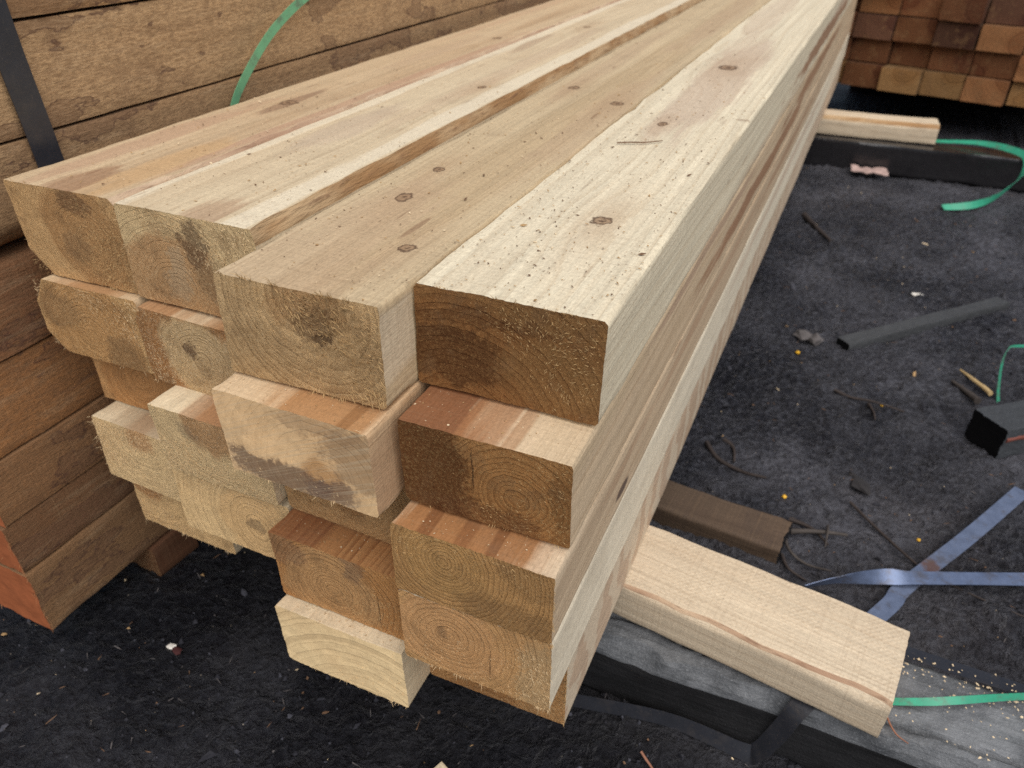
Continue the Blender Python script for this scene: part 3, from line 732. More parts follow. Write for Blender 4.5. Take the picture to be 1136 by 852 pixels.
front_shade = n.v('LENGTH', n.v('MULTIPLY', n.v('SUBTRACT', n.v('ADD', P, n.v('MULTIPLY', n.v('SUBTRACT', n.noise(P, 6.0, 5.0, .65, color=True), (.5, .5, .5)), (.5, .5, 0))), (-.32, -.12, GZ)), (1 / .62, 1 / .46, 0)))  # front-left shade painted into the soil colour, with a ragged edge
c = n.mix(n.sstep(front_shade, .75, 1.15, .72, 0.0), c, (.0045, .0045, .0075))
sp = n.m('MULTIPLY', n.sstep(vd, .10, .18, 1, 0), n.m('LESS_THAN', vc[0], .022))
c = n.mix(sp, c, n.mix(vc[1], (.30, .24, .17), (.5, .45, .38)))
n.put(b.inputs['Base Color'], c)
n.put(b.inputs['Roughness'], n.sstep(a1, .35, .65, .34, .62))
b.inputs['Specular IOR Level'].default_value = .5
h = n.m('ADD', n.m('ADD', n.m('MULTIPLY', a2, 1.0), n.m('MULTIPLY', n.noise(P, 45.0, 3.0, .6), 1.2)), n.m('MULTIPLY', a3, .4))
h = n.m('MULTIPLY', h, n.sstep(n.noise(P, 3.1, 4.0, .6), .36, .62, .40, 1.15))
n.put(b.inputs['Normal'], n.bump(h, 1.0, .026))
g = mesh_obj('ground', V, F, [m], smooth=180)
tag(g, kind='structure')

# ------------------------------------------------------------------ offcut block and bearers
off = dict(pale, sa=(.66, .55, .405), sb=(.49, .37, .25), ha=(.6, .48, .34), hb=(.45, .33, .22), pith=(.2, -.05), rings=170, heart=.02, contrast=.45, fleck=.2, seed=(7, 70, 3), dots=True, specks=.25, etint=(.85, .75, .6), fuzz=.3)
# this block lies along X: build along +Y, then turn; front end of the mesh is its outer end
V, F, M = timber_mesh(.112, .061, .62, 411, step=.004, wave=.0003, edge=.0006, ends=.0002, cham=.0015,
                      wane={'TL': (.005, .0055, 1.0), 'TR': (.004, .006, .5), 'BL': (.006, .006, .3)})
# local y (length) -> world -x
blk = mesh_obj('offcut_block', V, F, [wood_side('offcut_side', off), wood_end('offcut_end', off), WANE_PINK], M, smooth=50,
               loc=(.287, .1335, -.4985), rotz=R(90 - 8.0))
tag(blk, 'pale rough offcut block jutting out under the pile, lying on the grey bearer', 'wood block', None, 'thing')

def grey_mat(name, base, hi, gloss=.6):
    m, n, b = new_mat(name)
    P = n.node('ShaderNodeTexCoord').outputs['Object']
    # grain runs along the mesh's Y
    fg = n.noise(n.v('MULTIPLY', P, (160, 6, 160)), 1.0, 4.0, .65)
    big = n.noise(P, 16.0, 5.0, .65); fine = n.noise(P, 330.0, 4.0, .7)
    c = n.mix(n.sstep(big, .35, .7), base, hi)
    c = n.mix(n.sstep(fg, .5, .75, 0, .5), c, tuple(x * .35 for x in base))
    c = n.mix(n.sstep(fine, .5, .75, 0, .4), c, tuple(min(1, x * 1.9) for x in hi))
    n.put(b.inputs['Base Color'], c)
    b.inputs['Roughness'].default_value = gloss
    b.inputs['Specular IOR Level'].default_value = .4
    n.put(b.inputs['Normal'], n.bump(n.m('ADD', fg, n.m('MULTIPLY', fine, .7)), .7, .003))
    return m
GREY = grey_mat('weathered_bearer', (.085, .091, .10), (.20, .21, .225), .55)
def crack(v):
    # a drying split along the grain on the upper face (local y along the bearer, x across)
    cx = .028 + .010 * math.sin(v.y * 9) + .010 * fbm(Vector((1.3, v.y * 8, 0)), 3) + .06 * max(0, .75 - v.y)
    d = abs(v.x - cx)
    if v.z > .08 and d < .0045: v.z -= .016 * (1 - d / .0045)
    return v
V, F, M = timber_mesh(.118, .1, 1.55, 420, step=.0036, wave=.004, edge=.003, cham=.004, ends=.002,
                      wane={'TL': (.012, .02, .7), 'TR': (.004, .005, .8)}, deform=None)
V, F, M = timber_mesh(.118, .1, 1.55, 420, step=.0036, wave=.004, edge=.003, cham=.004, ends=.002,
                      stations=[i * .012 for i in range(130)], wane={'TL': (.010, .02, .7), 'TR': (.004, .005, .8)}, deform=crack)
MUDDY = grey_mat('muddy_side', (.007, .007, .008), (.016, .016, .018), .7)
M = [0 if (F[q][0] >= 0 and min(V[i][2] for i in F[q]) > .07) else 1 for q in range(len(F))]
bear = mesh_obj('grey_bearer', V, F, [GREY, MUDDY], M, smooth=50, loc=(.95, .142, -.601), rotz=R(90))
tag(bear, 'weathered grey bearer with a long drying crack, lying on the mud under the pile', 'timber', None, 'thing')

BLK = plain_mat('wet_black_wood', (.018, .017, .019), .18, .6, .4, 40, .35, 0, .004)
V, F, M = timber_mesh(.10, .098, 2.6, 430, step=.006, wave=.0015, edge=.002, cham=.002)
o = mesh_obj('black_bearer', V, F, [BLK], [0] * len(M), smooth=50, loc=(1.7, 2.45, -.601), rotz=R(90))
tag(o, 'wet black bearer lying on the mud far along the pile', 'timber', None, 'thing')
V, F, M = timber_mesh(.10, .062, 1.05, 431, step=.006, wave=.002, edge=.002, wane={'TL': (.012, .012, .4)})
off2 = dict(off, seed=(70, 7, 3), dots=False)
o = mesh_obj('offcut_block', V, F, [wood_side('offcut_side', off2), wood_end('offcut_end', off2), WANE], M, smooth=50, loc=(.365, 2.515, -.499), rotz=R(90 + 4))
tag(o, 'distant pale offcut block on the wet black bearer', 'wood block', None, 'thing')

# half-buried brown timber behind the offcut block
bw2 = dict(red, pith=(.02, -.02), seed=(4, 19, 9), rings=120, sa=(.115, .08, .055), sb=(.07, .047, .034), ha=(.075, .042, .03), hb=(.045, .027, .02), grime=.7, grimec=(.04, .03, .03))
V, F, M = timber_mesh(.072, .06, .6, 440, step=.003, wave=.002, edge=.002, cham=.002, ends=.0025)
o = mesh_obj('buried_timber', V, F, [wood_side('buried_side', bw2), plain_mat('black_end', (.012, .011, .012), .8, .2)], [0 if q == 2 else q for q in M], smooth=50, loc=(.160, .452, -.634), rotz=R(90 - 6))
tag(o, 'muddy brown timber sunk in the ground behind the offcut block', 'timber', None, 'thing')

# ------------------------------------------------------------------ straps on the ground
gz = GZ + .013
strap('steel_strap', 'blue steel strap lying slantwise on the mud, rusty in the middle', 'strap',
      [(.245, .30, gz + .002), (.312, .42, gz + .004), (.333, .47, gz + .002), (.42, .617, gz + .003), (.503, .7655, gz + .006)],
      [(.86, -.5, 0)] * 5, .024, STEELR)
strap('steel_strap', 'blue steel strap crossing over the slanted rusty one', 'strap',
      [(.20, .405, gz + .006), (.245, .434, gz + .012), (.30, .463, gz + .014), (.336, .478, gz + .013), (.41, .510, gz + .013), (.50, .542, gz + .02), (.6, .575, gz + .03)],
      [(.3, -.4, .85), (.2, -.2, .95), (-.2, .5, .8), (-.35, .92, .15), (-.33, .94, .05), (-.33, .94, .1), (-.33, .94, .1)], .022, STEEL)
strap('steel_strap', 'black strap low at the front, bent up beneath the offcut block', 'strap',
      [(-.12, .085, GZ + .018), (-.02, .108, GZ + .018), (.08, .128, GZ + .017), (.165, .1275, GZ + .013), (.180, .1255, GZ + .022), (.195, .130, GZ + .06), (.206, .137, GZ + .098), (.216, .155, GZ + .107), (.228, .20, GZ + .106)],
      [(.05, .1, .95), (.04, .12, .95), (.0, .15, .95), (-.05, .4, .9), (-.35, .9, .3), (-.75, .65, .05), (-.8, .6, .0), (-.8, .55, .0), (-.8, .55, .0)], .022, BLACKSTRAP)
strap('steel_strap', 'dark strap laid along the back edge of the grey bearer', 'strap',
      [(.15, .268, -.497), (.35, .264, -.496), (.6, .262, -.496), (.9, .265, -.496)], [(0, 1, -.12)] * 4, .02, BLACKSTRAP)
strap('plastic_strap', 'thin green strap stretched from the offcut block across grey bearer', 'strap',
      [(.24, .172, -.4975), (.293, .185, -.494), (.33, .199, -.492), (.362, .2125, -.488), (.43, .2465, -.485), (.6, .32, -.47)],
      [(-.3, .95, 0), (-.3, .95, .05), (-.3, .9, .25), (-.3, .6, .7), (-.2, .3, .95), (-.2, .3, .95)], .0085, GREEN)
strap('plastic_strap', 'green strap curling from the distant offcut onto the mud', 'strap',
      [(.33, 2.545, -.4985), (.40, 2.56, -.497), (.50, 2.54, -.485), (.585, 2.48, -.48), (.628, 2.43, -.49), (.620, 2.37, -.53), (.56, 2.28, -.575), (.49, 2.20, GZ + .016), (.41, 2.15, GZ + .014)],
      [(0, 1, 0), (0, 1, .2), (0, .9, .4), (.1, .7, .7), (.5, .4, .8), (.6, .2, .8), (.3, .1, 1), (-.2, .5, .9), (-.3, .8, .4)], .022, GREEN)
strap('plastic_strap', 'green strap bent into an upright hoop behind the black block', 'strap',
      [(.495, 1.06, GZ - .005), (.489, 1.085, GZ + .02), (.484, 1.11, GZ + .06), (.487, 1.125, GZ + .084), (.500, 1.135, GZ + .092), (.55, 1.15, GZ + .093), (.64, 1.18, GZ + .09)],
      [(.35, .9, 0), (.35, .9, 0), (.35, .9, 0), (.3, .9, -.1), (.25, .9, -.1), (.2, .9, -.1), (.2, .9, -.1)], .013, GREEN)

# ------------------------------------------------------------------ black block, stick, twigs
cb = plain_mat('charred_wood', (.05, .055, .062), .7, .35, .4, 90, .9, 0, .004)
cbe = plain_mat('charred_end', (.006, .006, .007), .9, .1, .3, 90, .5)
V, F, M = timber_mesh(.074, .062, .34, 450, step=.004, wave=.002, edge=.003, cham=.001, jag=.002)
o = mesh_obj('charred_block', V, F, [cb, cbe], [0 if q == 2 else q for q in M], smooth=50, loc=(.4285, .9252, GZ - .002), rotz=math.atan2(-.0559, .0478))
tag(o, 'charred square block on the mud with a black cut end', 'wood block', None, 'thing')
rs = plain_mat('raw_split', (.17, .055, .04), .7, .3, .3, 60, .5)
V, F, M = timber_mesh(.004, .010, .2, 451, step=.003, wave=.002, edge=.002)
sp_ = mesh_obj('raw_split_strip', V, F, [rs], [0] * len(M), loc=(.0725, .004, .036), parent=o)

V, F, M = timber_mesh(.036, .022, .49, 452, step=.004, wave=.0012, edge=.002, cham=.0007)
o = mesh_obj('black_batten', V, F, [plain_mat('batten_side', (.055, .058, .062), .6, .4, .4, 70, .8, 0, .004), cbe], [0 if q == 2 else q for q in M], smooth=50,
             loc=(.185, 1.172, GZ - .004), rotz=math.atan2(.3613, .3299) - R(90))
tag(o, 'dark square batten lying alone on the mud', 'batten', None, 'thing')

def tube(path, radii, seg=7, sub=5):
    pts = [Vector(p) for p in path]; n_ = len(pts); P = []; RR = []
    for i in range(n_ - 1):
        p0 = pts[max(i - 1, 0)]; p1 = pts[i]; p2 = pts[i + 1]; p3 = pts[min(i + 2, n_ - 1)]
        for s in range(sub):
            t = s / sub
            P.append(0.5 * ((2 * p1) + (p2 - p0) * t + (2 * p0 - 5 * p1 + 4 * p2 - p3) * t * t + (3 * p1 - p0 - 3 * p2 + p3) * t ** 3))
            RR.append(radii[i] * (1 - t) + radii[i + 1] * t)
    P.append(pts[-1]); RR.append(radii[-1])
    V, F = [], []
    for i, p in enumerate(P):
        tn = (P[min(i + 1, len(P) - 1)] - P[max(i - 1, 0)]).normalized()
        a = tn.cross(Vector((0.1, 0.2, 1))).normalized(); b_ = tn.cross(a)
        for k in range(seg):
            an = 2 * math.pi * k / seg
            r_ = RR[i] * (1 + .25 * mn.noise(Vector((p.x * 300 + k, p.y * 300, k * 3.1))))
            V.append(p + a * math.cos(an) * r_ + b_ * math.sin(an) * r_)
        if i:
            for k in range(seg):
                q = (i - 1) * seg
                F.append((q + k, q + (k + 1) % seg, q + seg + (k + 1) % seg, q + seg + k))
    F.append(tuple(range(seg))[::-1]); q = (len(P) - 1) * seg; F.append(tuple(range(q, q + seg)))
    return V, F
TWIG = plain_mat('dark_twig', (.045, .035, .032), .75, .3, .4, 60, .6)
TWIGL = plain_mat('grey_twig', (.065, .055, .05), .75, .3, .4, 60, .6)
STRAW = plain_mat('straw_stick', (.55, .40, .20), .6, .3, .2, 60, .3)
PINKTW = plain_mat('red_stalk', (.30, .14, .09), .7, .3, .3, 60, .3)
def twig(lab, path, r0, mat, cat='twig', name='twig', group=None):
    pts = []
    for p in path:
        x, y = p[0], p[1]
        z = GZ + bumpz(x, y) + (p[2] if len(p) > 2 else .004)
        pts.append((x, y, z))
    k = len(pts)
    V, F = tube(pts, [r0 * (1 - .55 * i / (k - 1)) for i in range(k)])
    return tag(mesh_obj(name, V, F, [mat], smooth=60), lab, cat, group, 'thing')
twig('long thin twig alone on the mud between batten and charred block', [(.197, .966), (.23, .955), (.27, .948), (.3245, .940)], .0035, TWIG)
twig('short twig stub branching below the long thin twig', [(.262, .95), (.272, .915), (.276, .895)], .003, TWIG)
twig('dark crooked twig close to the pile side', [(.002, .70), (.03, .668), (.075, .650), (.116, .645)], .005, TWIG)
twig('short dark stick resting on the crooked twig by the pile', [(.03, .715), (.05, .70), (.058, .665)], .0045, TWIG)
twig('grey forked branch in the twig tangle above the offcut block', [(.17, .515, .012), (.205, .526, .016), (.25, .545, .014)], .0048, TWIGL)
twig('grey curved twig arching through the tangle', [(.165, .50, .01), (.175, .475, .012), (.20, .463, .008), (.235, .462, .005)], .003, TWIGL)
twig('dark twig at the back of the tangle', [(.165, .55, .006), (.20, .54, .01), (.225, .51, .008)], .004, TWIG)
twig('upright thin twig crossing the forked branch', [(.222, .56, .006), (.221, .53, .02), (.222, .505, .006)], .0025, TWIGL)
twig('short black twig under the tangle beside the sunken timber', [(.165, .47, .004), (.178, .44, .006), (.205, .432, .004)], .003, TWIG)
twig('long faint twig running past the slanted blue strap', [(.25, .635), (.30, .585), (.345, .535), (.37, .52), (.43, .50), (.50, .49)], .0025, TWIG)
twig('pale straw-coloured stick leaning behind the charred block', [(.4765, 1.0685, .012), (.452, 1.11, .012), (.4284, 1.1545, .008)], .0055, STRAW, 'stick', 'wood_stick')
twig('dark grey stick beside the charred block\'s corner', [(.452, 1.03, .012), (.43, 1.075, .008), (.412, 1.105, .004)], .007, TWIGL, 'stick', 'wood_stick')
twig('black stick lying near the far pile side below the distant offcut', [(.03, 1.93), (.075, 1.84), (.12, 1.76)], .010, TWIG, 'stick', 'wood_stick')
twig('pale straw on dark mud under the outer corner', [(-.02, .15), (.02, .157), (.048, .16)], .0018, STRAW, 'straw', 'straw_stem')
twig('red-brown stalk on the mud in front of the bent black strap', [(.06, .08), (.085, .063), (.105, .045)], .0016, PINKTW, 'stalk', 'plant_stalk')
V, F = tube([(-.118, .395, .0022), (-.104, .402, .0026), (-.09, .408, .0026), (-.074, .425, .002)], [.0008, .0009, .0008, .0005])
tag(mesh_obj('twig', V, F, [plain_mat('dry_twig', (.20, .13, .085), .8, .2, .3, 200, .3)], smooth=60), 'tiny dry twig lying on the pale speckled top timber', 'twig', None, 'thing')
# curled red fibre on the grey bearer
V, F = tube([(.297, .168, -.4985), (.3005, .158, -.497), (.307, .150, -.4975), (.318, .1455, -.4985)], [.0011, .001, .0009, .0006])
tag(mesh_obj('plant_stalk', V, F, [PINKTW], smooth=60), 'thin curled reddish stalk on top of the grey bearer', 'stalk', None, 'thing')

# ------------------------------------------------------------------ small litter
def lump(name, lab, cat, loc, size, mat, seed, flat=.4, rz=0, group=None):
    bm = bmesh.new(); bmesh.ops.create_icosphere(bm, subdivisions=2, radius=1)
    so = Vector((seed * 3.1, seed, 0))
    for v in bm.verts:
        d = 1 + .45 * fbm(v.co * 1.3 + so, 3)
        v.co = Vector((v.co.x * size[0] * d, v.co.y * size[1] * d, v.co.z * size[2] * d))
    me = bpy.data.meshes.new(name); bm.to_mesh(me); bm.free(); me.materials.append(mat)
    o = bpy.data.objects.new(name, me); link(o); o.location = loc; o.rotation_euler = (0, 0, rz)
    return tag(o, lab, cat, group, 'thing')
def on(x, y, d=0.0): return (x, y, GZ + bumpz(x, y) + d)
WHITE = plain_mat('white_chip', (.75, .72, .66), .6, .3, .15, 120, .3)
YEL = plain_mat('yellow_pellet', (.75, .42, .03), .45, .4, .1, 120, .1)
STONE = plain_mat('grey_clod', (.11, .10, .10), .85, .2, .4, 90, .8)
MAROON = plain_mat('maroon_flake', (.06, .02, .02), .8, .2, .3, 90, .4)
lump('paper_scrap', 'white scrap on the mud above the dark batten', 'scrap', on(.3463, 1.494, .004), (.014, .010, .003), WHITE, 1)
lump('wood_chip', 'whitish chip beside a maroon flake on the front mud', 'wood chip', on(-.553, -.028, .004), (.006, .005, .003), WHITE, 2, rz=.6)
lump('maroon_flake', 'maroon flake beside the whitish chip on the front mud', 'flake', on(-.541, -.03, .003), (.008, .006, .003), MAROON, 3)
lump('mud_clod', 'grey clod of earth left of the dark batten', 'clod', on(.115, 1.16, .006), (.022, .018, .012), STONE, 4)
lump('mud_clod', 'smaller darker clod touching the grey one left of the batten', 'clod', on(.14, 1.155, .006), (.016, .018, .012), STONE, 5)
lump('mud_clod', 'dark flat clod above the tangle of twigs', 'clod', on(.262, .69, .004), (.028, .012, .008), plain_mat('black_clod', (.03, .028, .03), .8, .3, .4, 60, .8), 6, rz=-.9)
for i, (x, y, s, lb) in enumerate([(.1507, .6059, .0042, 'yellow pellet on the mud above the sunken timber'), (.113, 1.085, .005, 'yellow pellet below the grey clod'),
                          (.286, .952, .003, 'tiny yellow pellet on the long thin twig'), (.355, .60, .003, 'pale yellow bead near the long faint twig')]):
    lump('yellow_pellet', lb, 'pellet', on(x, y, .003), (s, s, s * .7), YEL, 20 + i)
# pinkish torn paper by the black bearer
WRAP = plain_mat('pinkish_paper', (.42, .30, .27), .6, .3, .4, 40, .6)
def sheet(name, lab, cat, loc, w, d, mat, seed, rz=0.0, nx_=12, amp=.012):
    V, F = [], []
    so = Vector((seed, seed * 2, 0))
    for s in (0, 1):
        for j in range(nx_ + 1):
            for i in range(nx_ + 1):
                u, v = i / nx_ - .5, j / nx_ - .5
                e = 1 + .05 * fbm(Vector((u * 4, v * 4, 0)) + so, 2)
                V.append((u * w * e, v * d * e, amp * (.6 + fbm(Vector((u * 3, v * 3, 3)) + so, 3)) - s * .0008))
    k = (nx_ + 1) ** 2
    for j in range(nx_):
        for i in range(nx_):
            a = j * (nx_ + 1) + i
            F.append((a, a + 1, a + nx_ + 2, a + nx_ + 1)); F.append((k + a, k + a + nx_ + 1, k + a + nx_ + 2, k + a + 1))
    bd = [(i, 0) for i in range(nx_)] + [(nx_, j) for j in range(nx_)] + [(i, nx_) for i in range(nx_, 0, -1)] + [(0, j) for j in range(nx_, 0, -1)]
    ids = [j * (nx_ + 1) + i for i, j in bd]
    for q in range(len(ids)):
        a, b_ = ids[q], ids[(q + 1) % len(ids)]
        F.append((a, k + a, k + b_, b_))
    o = mesh_obj(name, V, F, [mat], smooth=60, loc=loc, rotz=rz)
    return tag(o, lab, cat, None, 'thing')
sheet('torn_paper', 'pinkish torn paper lying against the black bearer', 'paper', (.185, 2.40, GZ + .018), .115, .07, WRAP, 3, .1, amp=.012)
# scrap of pale wood at the bottom edge
V, F, M = timber_mesh(.05, .012, .13, 460, step=.004, wave=.002, edge=.002)
o = mesh_obj('wood_scrap', V, F, [wood_side('scrap_side', dict(pale, pith=(.1, .05), seed=(5, 5, 1), grime=.6)), wood_end('scrap_end', dict(pale, pith=(.1, .05), seed=(5, 5, 1)))], M, smooth=50,
             loc=(-.142, -.028, GZ + .004), rotz=R(-112))
tag(o, 'pale wood scrap on the mud below the lowest pale timber', 'wood scrap', None, 'thing')

# ------------------------------------------------------------------ far stack
fw = dict(sa=(.29, .145, .075), sb=(.21, .095, .05), ha=(.20, .085, .045), hb=(.12, .048, .026))
tones = [dict(sa=(.40, .22, .11), sb=(.29, .145, .07), ha=(.33, .165, .08), hb=(.21, .095, .045)), fw,
         dict(sa=(.26, .13, .07), sb=(.18, .085, .045), ha=(.19, .085, .05), hb=(.11, .05, .03)),
         dict(sa=(.15, .085, .06), sb=(.11, .06, .045), ha=(.12, .06, .045), hb=(.07, .035, .03)),
         dict(sa=(.50, .33, .16), sb=(.38, .23, .10), ha=(.44, .27, .12), hb=(.30, .17, .07))]
FM = []
for i, t in enumerate(tones):
    t = {q_: (v_[0] * .70, v_[1] * .66, v_[2] * .66) for q_, v_ in t.items()}
    W = dict(t, rand=True, rings=110, heart=.05, contrast=.8, etint=(1, .95, .88), fuzz=.25, blot=.4, randamp=.5, tuft=tuple(x * 1.3 for x in t['sa']), pit=tuple(x * .5 for x in t['hb']))
    FM.append((wood_side('post_side', dict(W, grime=.6)), wood_end('post_end', W)))
pick = [[1, 4, 4, 0, 4, 4], [2, 2, 2, 1, 0, 1], [3, 1, 3, 0, 4, 1], [0, 1, 2, 3, 1, 2], [1, 2, 1, 2, 2, 1]]
u = Vector((.963, -.27, 0)); og = Vector((.0231 - .008, 3.1062 + .02, -.45))
ordn = ['first', 'second', 'third', 'fourth', 'fifth', 'sixth', 'seventh']
rown = ['bottom row', 'second row up', 'third row up', 'fourth row up', 'fifth row up']
tone = ['tan', 'brown', 'reddish', 'blackish', 'honey-coloured']
pm = {}
ang = math.atan2(-.27, .963)
for r_ in range(5):
    for c_ in range(-1, 6):
        if r_ == 4 and c_ not in (-1, 0, 1): continue
        if r_ == 3 and c_ > 4: continue
        rr = random.Random(r_ * 10 + c_ + 77)
        ti = pick[r_][c_]
        var = rr.randrange(3)
        if (ti, var) not in pm:
            V, F, M = timber_mesh(.1455 - .003 * var, .0845, 1.0, 480 + ti * 3 + var, step=.012, wave=.0008, edge=.0006, cham=.0004, ends=.0008)
            o = mesh_obj('timber_post', V, F, list(FM[ti]), [0 if q == 2 else q for q in M], smooth=50)
            pm[(ti, var)] = o; first = True
        else:
            o = pm[(ti, var)].copy(); link(o)
        p = og + u * (.149 * c_) + Vector((.27, .963, 0)) * rr.uniform(-.05, .035) + Vector((0, 0, .0885 * r_))
        o.location = p; o.rotation_euler = (0, 0, ang + rr.uniform(-.01, .01))
        tag(o, f'{tone[ti]} end in the far stack, {rown[r_]}, {ordn[c_ + 1]} out from the pile', 'timber', 'timber ends in the far stack', 'thing')
V, F, M = timber_mesh(.12, .148, 1.3, 490, step=.02, wave=.003, edge=.003)
o = mesh_obj('stack_bearer', V, F, [BLK], [0] * len(M), smooth=50, loc=og + u * 1.15 + Vector((.16, .55, -.151)), rotz=ang + R(90))
tag(o, 'black bearer hidden in the dark gap under the far stack', 'timber', None, 'thing')

# ------------------------------------------------------------------ sawdust and crumbs
def flakes(name, spots, mats, seed, thick=.45):
    rnd = random.Random(seed); V, F, M = [], [], []
    for (p, s, mi, el) in spots:
        k = len(V); a = rnd.uniform(0, 6.28); n_ = rnd.choice((3, 4, 5))
        tx, ty = rnd.uniform(-.35, .35), rnd.uniform(-.35, .35)
        base = []
        for i in range(n_):
            t = 6.283 * i / n_ + rnd.uniform(-.3, .3)
            x, y = math.cos(t) * s * el, math.sin(t) * s
            X, Y = x * math.cos(a) - y * math.sin(a), x * math.sin(a) + y * math.cos(a)
            base.append(Vector((X, Y, X * tx + Y * ty)))
        lo = min(q.z for q in base); th = s * thick
        for q in base: V.append(p + q + Vector((0, 0, -lo)))
        for q in base: V.append(p + q * (.75 if thick < .6 else rnd.uniform(.25, .7)) + Vector((0, 0, -lo + th * (1 if thick < .6 else rnd.uniform(.6, 1.2)))))
        F.append(tuple(range(k, k + n_))[::-1]); M.append(mi)
        F.append(tuple(range(k + n_, k + 2 * n_))); M.append(mi)
        for i in range(n_):
            F.append((k + i, k + (i + 1) % n_, k + n_ + (i + 1) % n_, k + n_ + i)); M.append(mi)
    return mesh_obj(name, V, F, mats, M)
CR_D = plain_mat('dark_crumb', (.17, .10, .06), .85, .2, .4, 300, 0)
CR_T = plain_mat('tan_crumb', (.42, .27, .13), .85, .2, .3, 300, 0)
CR_P = plain_mat('pale_crumb', (.75, .60, .40), .85, .2, .2, 300, 0)
rnd = random.Random(5)
sp = []
for (x0, x1, zt, y0, cnt) in ((-.147, -.002, 0, .003, 820), (-.293, -.152, 0, -.045, 420), (-.470, -.325, .0045, .025, 380), (-.612, -.48, .007, .022, 330)):
    for _ in range(cnt):
        y = y0 + abs(rnd.gauss(0, .38)) if rnd.random() < .75 else rnd.uniform(y0, 1.6)
        x = rnd.uniform(x0, x1)
        if mn.noise(Vector((x * 11, y * 7, zt * 99 + 3))) < -.25 and rnd.random() < .7: continue
        sp.append((Vector((x, y, zt + .0006)), min(.0013, .00035 + rnd.expovariate(1 / .00022)), rnd.choice((0, 0, 0, 1, 1, 1, 2)), rnd.choice((1, 1.3, 1.8, 2.8))))
for (x0, x1, zt, y0, y1) in ((-.138, -.003, -.0905, -.045, -.002), (-.294, -.152, -.0895, -.073, -.05), (-.138, -.003, -.1745, -.072, -.05), (-.29, -.155, -.3525, -.064, -.055), (-.29, -.155, -.2645, -.05, -.025)):
    for _ in range(60):
        sp.append((Vector((rnd.uniform(x0, x1), rnd.uniform(y0, y1), zt + .0006)), rnd.uniform(.0002, .0005) * (1.9 if rnd.random() < .08 else 1), rnd.choice((1, 1, 2, 2)), rnd.choice((1, 1.3, 2.2))))
o = flakes('sawdust', sp, [CR_D, CR_T, CR_P], 3)
tag(o, 'sawdust crumbs sprinkled over the top timbers', 'sawdust', None, 'stuff')
sp = []
for _ in range(1300):
    x, y = rnd.uniform(-.9, .95), -.4 + 3.1 * rnd.random() ** 1.3
    s = .0005 + rnd.expovariate(1 / .0006)
    sp.append((Vector((x, y, GZ + bumpz(x, y) + .0012)), min(s, .004), rnd.choice((0, 0, 1, 2, 3, 3)), rnd.choice((1, 1, 1.5, 3))))
    x, y = rnd.uniform(-.9, .95), -.3 + 3.0 * rnd.random() ** 1.3
    sp.append((Vector((x, y, GZ + bumpz(x, y) + .0015)), rnd.uniform(.0004, .0009), rnd.choice((0, 0, 3, 3, 3)), rnd.uniform(4, 11)))
for _ in range(420):
    x = .30 + .45 * rnd.random(); y = rnd.uniform(.15, .262) if rnd.random() < .45 else rnd.gauss(.245, .012)
    y = min(max(y, .15), .275)
    sp.append((Vector((x, y, -.4975 + (.004 if y > .255 else 0))), rnd.uniform(.0005, .0014), 2, rnd.choice((1, 1.5, 2))))
o = flakes('wood_crumbs', sp, [CR_D, CR_T, CR_P, STONE], 4)
tag(o, 'pale wood crumbs and grit littered over the black mud', 'litter', None, 'stuff')
# dark clumps of soil
sp = []
for _ in range(5200):
    x, y = rnd.uniform(-.9, .95), -.4 + 3.1 * rnd.random() ** 1.5
    s = .0010 + rnd.expovariate(1 / .0010)
    sp.append((Vector((x, y, GZ + bumpz(x, y) - .0006)), min(s, .0045) * (1.6 if rnd.random() < .03 else 1), rnd.choice((0, 0, 1)), rnd.choice((1, 1, 1.4, 2.2))))
o = flakes('soil_crumbs', sp, [plain_mat('soil_dark', (.028, .028, .036), .8, .3, .4, 120, .5), plain_mat('soil_grey', (.06, .061, .076), .8, .3, .4, 120, .5)], 6, 1.1)
tag(o, 'loose crumbs of black soil over the mud', 'soil', None, 'stuff')

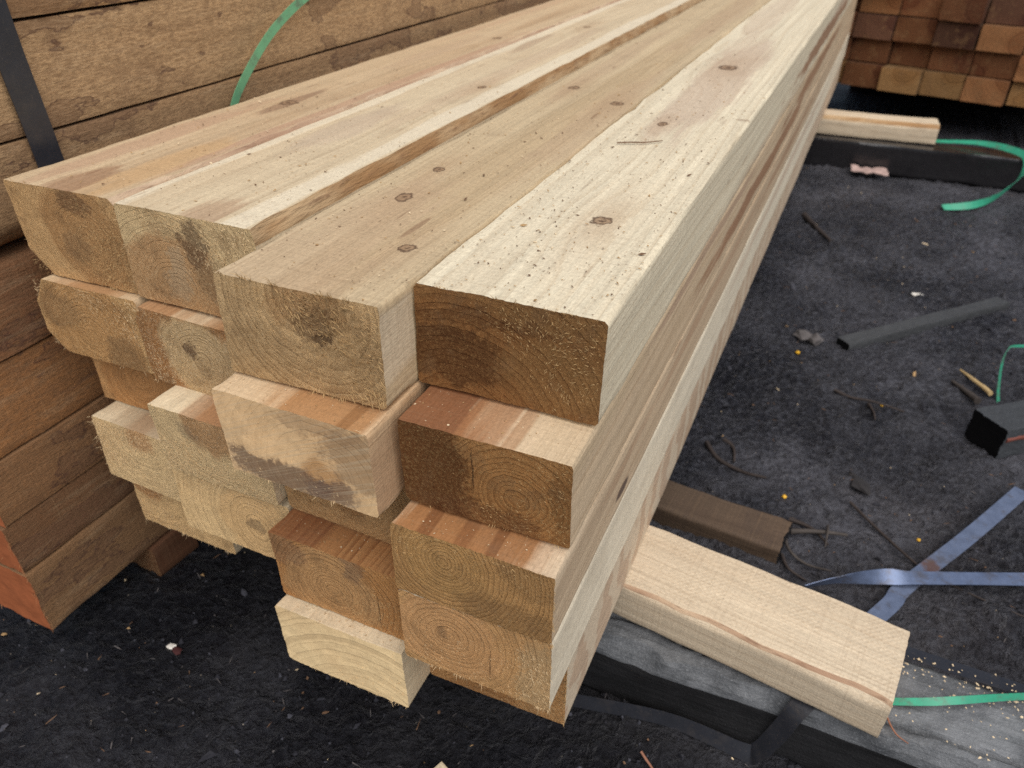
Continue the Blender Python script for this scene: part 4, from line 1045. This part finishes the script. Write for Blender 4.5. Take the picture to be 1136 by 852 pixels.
# ------------------------------------------------------------------ light
w_ = bpy.data.worlds.new('World'); scene.world = w_; w_.use_nodes = True
nt = w_.node_tree; nt.nodes.clear()
sky = nt.nodes.new('ShaderNodeTexSky'); sky.sky_type = 'NISHITA'; sky.sun_disc = False
EL, AZ = 58.0, 136.0        # sun azimuth measured from +Y towards +X
sky.sun_elevation = R(EL); sky.sun_rotation = R(AZ)
sky.air_density = 1.0; sky.dust_density = 3.0; sky.ozone_density = 1.0
bg = nt.nodes.new('ShaderNodeBackground'); bg.inputs[1].default_value = .055
ow = nt.nodes.new('ShaderNodeOutputWorld')
nt.links.new(sky.outputs[0], bg.inputs[0]); nt.links.new(bg.outputs[0], ow.inputs[0])
sl = bpy.data.lights.new('sun', 'SUN'); sl.energy = 3.4; sl.angle = R(80); sl.color = (1.0, .965, .915)
so = bpy.data.objects.new('sun', sl); link(so)
dv = Vector((math.sin(R(AZ)) * math.cos(R(EL)), math.cos(R(AZ)) * math.cos(R(EL)), math.sin(R(EL))))
so.rotation_euler = (-dv).to_track_quat('-Z', 'Y').to_euler()

# ------------------------------------------------------------------ camera
cam = bpy.data.cameras.new('camera'); co = bpy.data.objects.new('camera', cam); link(co)
f_, yaw, pit, rol = 843.0065, .42322675, .58713717, .0017160
cy, sy_ = math.cos(yaw), math.sin(yaw); cp, sp2 = math.cos(pit), math.sin(pit)
fw_ = Vector((-sy_ * cp, cy * cp, -sp2)); rt = Vector((cy, sy_, 0)); up = rt.cross(fw_)
r2 = rt * math.cos(rol) + up * math.sin(rol); u2 = r2.cross(fw_)
mt = Matrix(((r2.x, u2.x, -fw_.x, .12719318), (r2.y, u2.y, -fw_.y, -.43381352), (r2.z, u2.z, -fw_.z, .24805058), (0, 0, 0, 1)))
co.matrix_world = mt
cam.sensor_width = 36.0; cam.lens = 36.0 * f_ / 1136.0
cam.clip_start = .02; cam.clip_end = 500
cam.dof.use_dof = True; cam.dof.focus_distance = .60; cam.dof.aperture_fstop = 8.5
scene.camera = co

scene.view_settings.view_transform = 'Standard'; scene.view_settings.look = 'None'
scene.view_settings.gamma = 1.0; scene.view_settings.exposure = 0.0
try: scene.view_settings.use_curve_mapping = False
except Exception: pass
scene.render.engine = 'CYCLES'
scene.cycles.use_denoising = False
scene.cycles.max_bounces = 6
scene.cycles.sample_clamp_indirect = 6.0
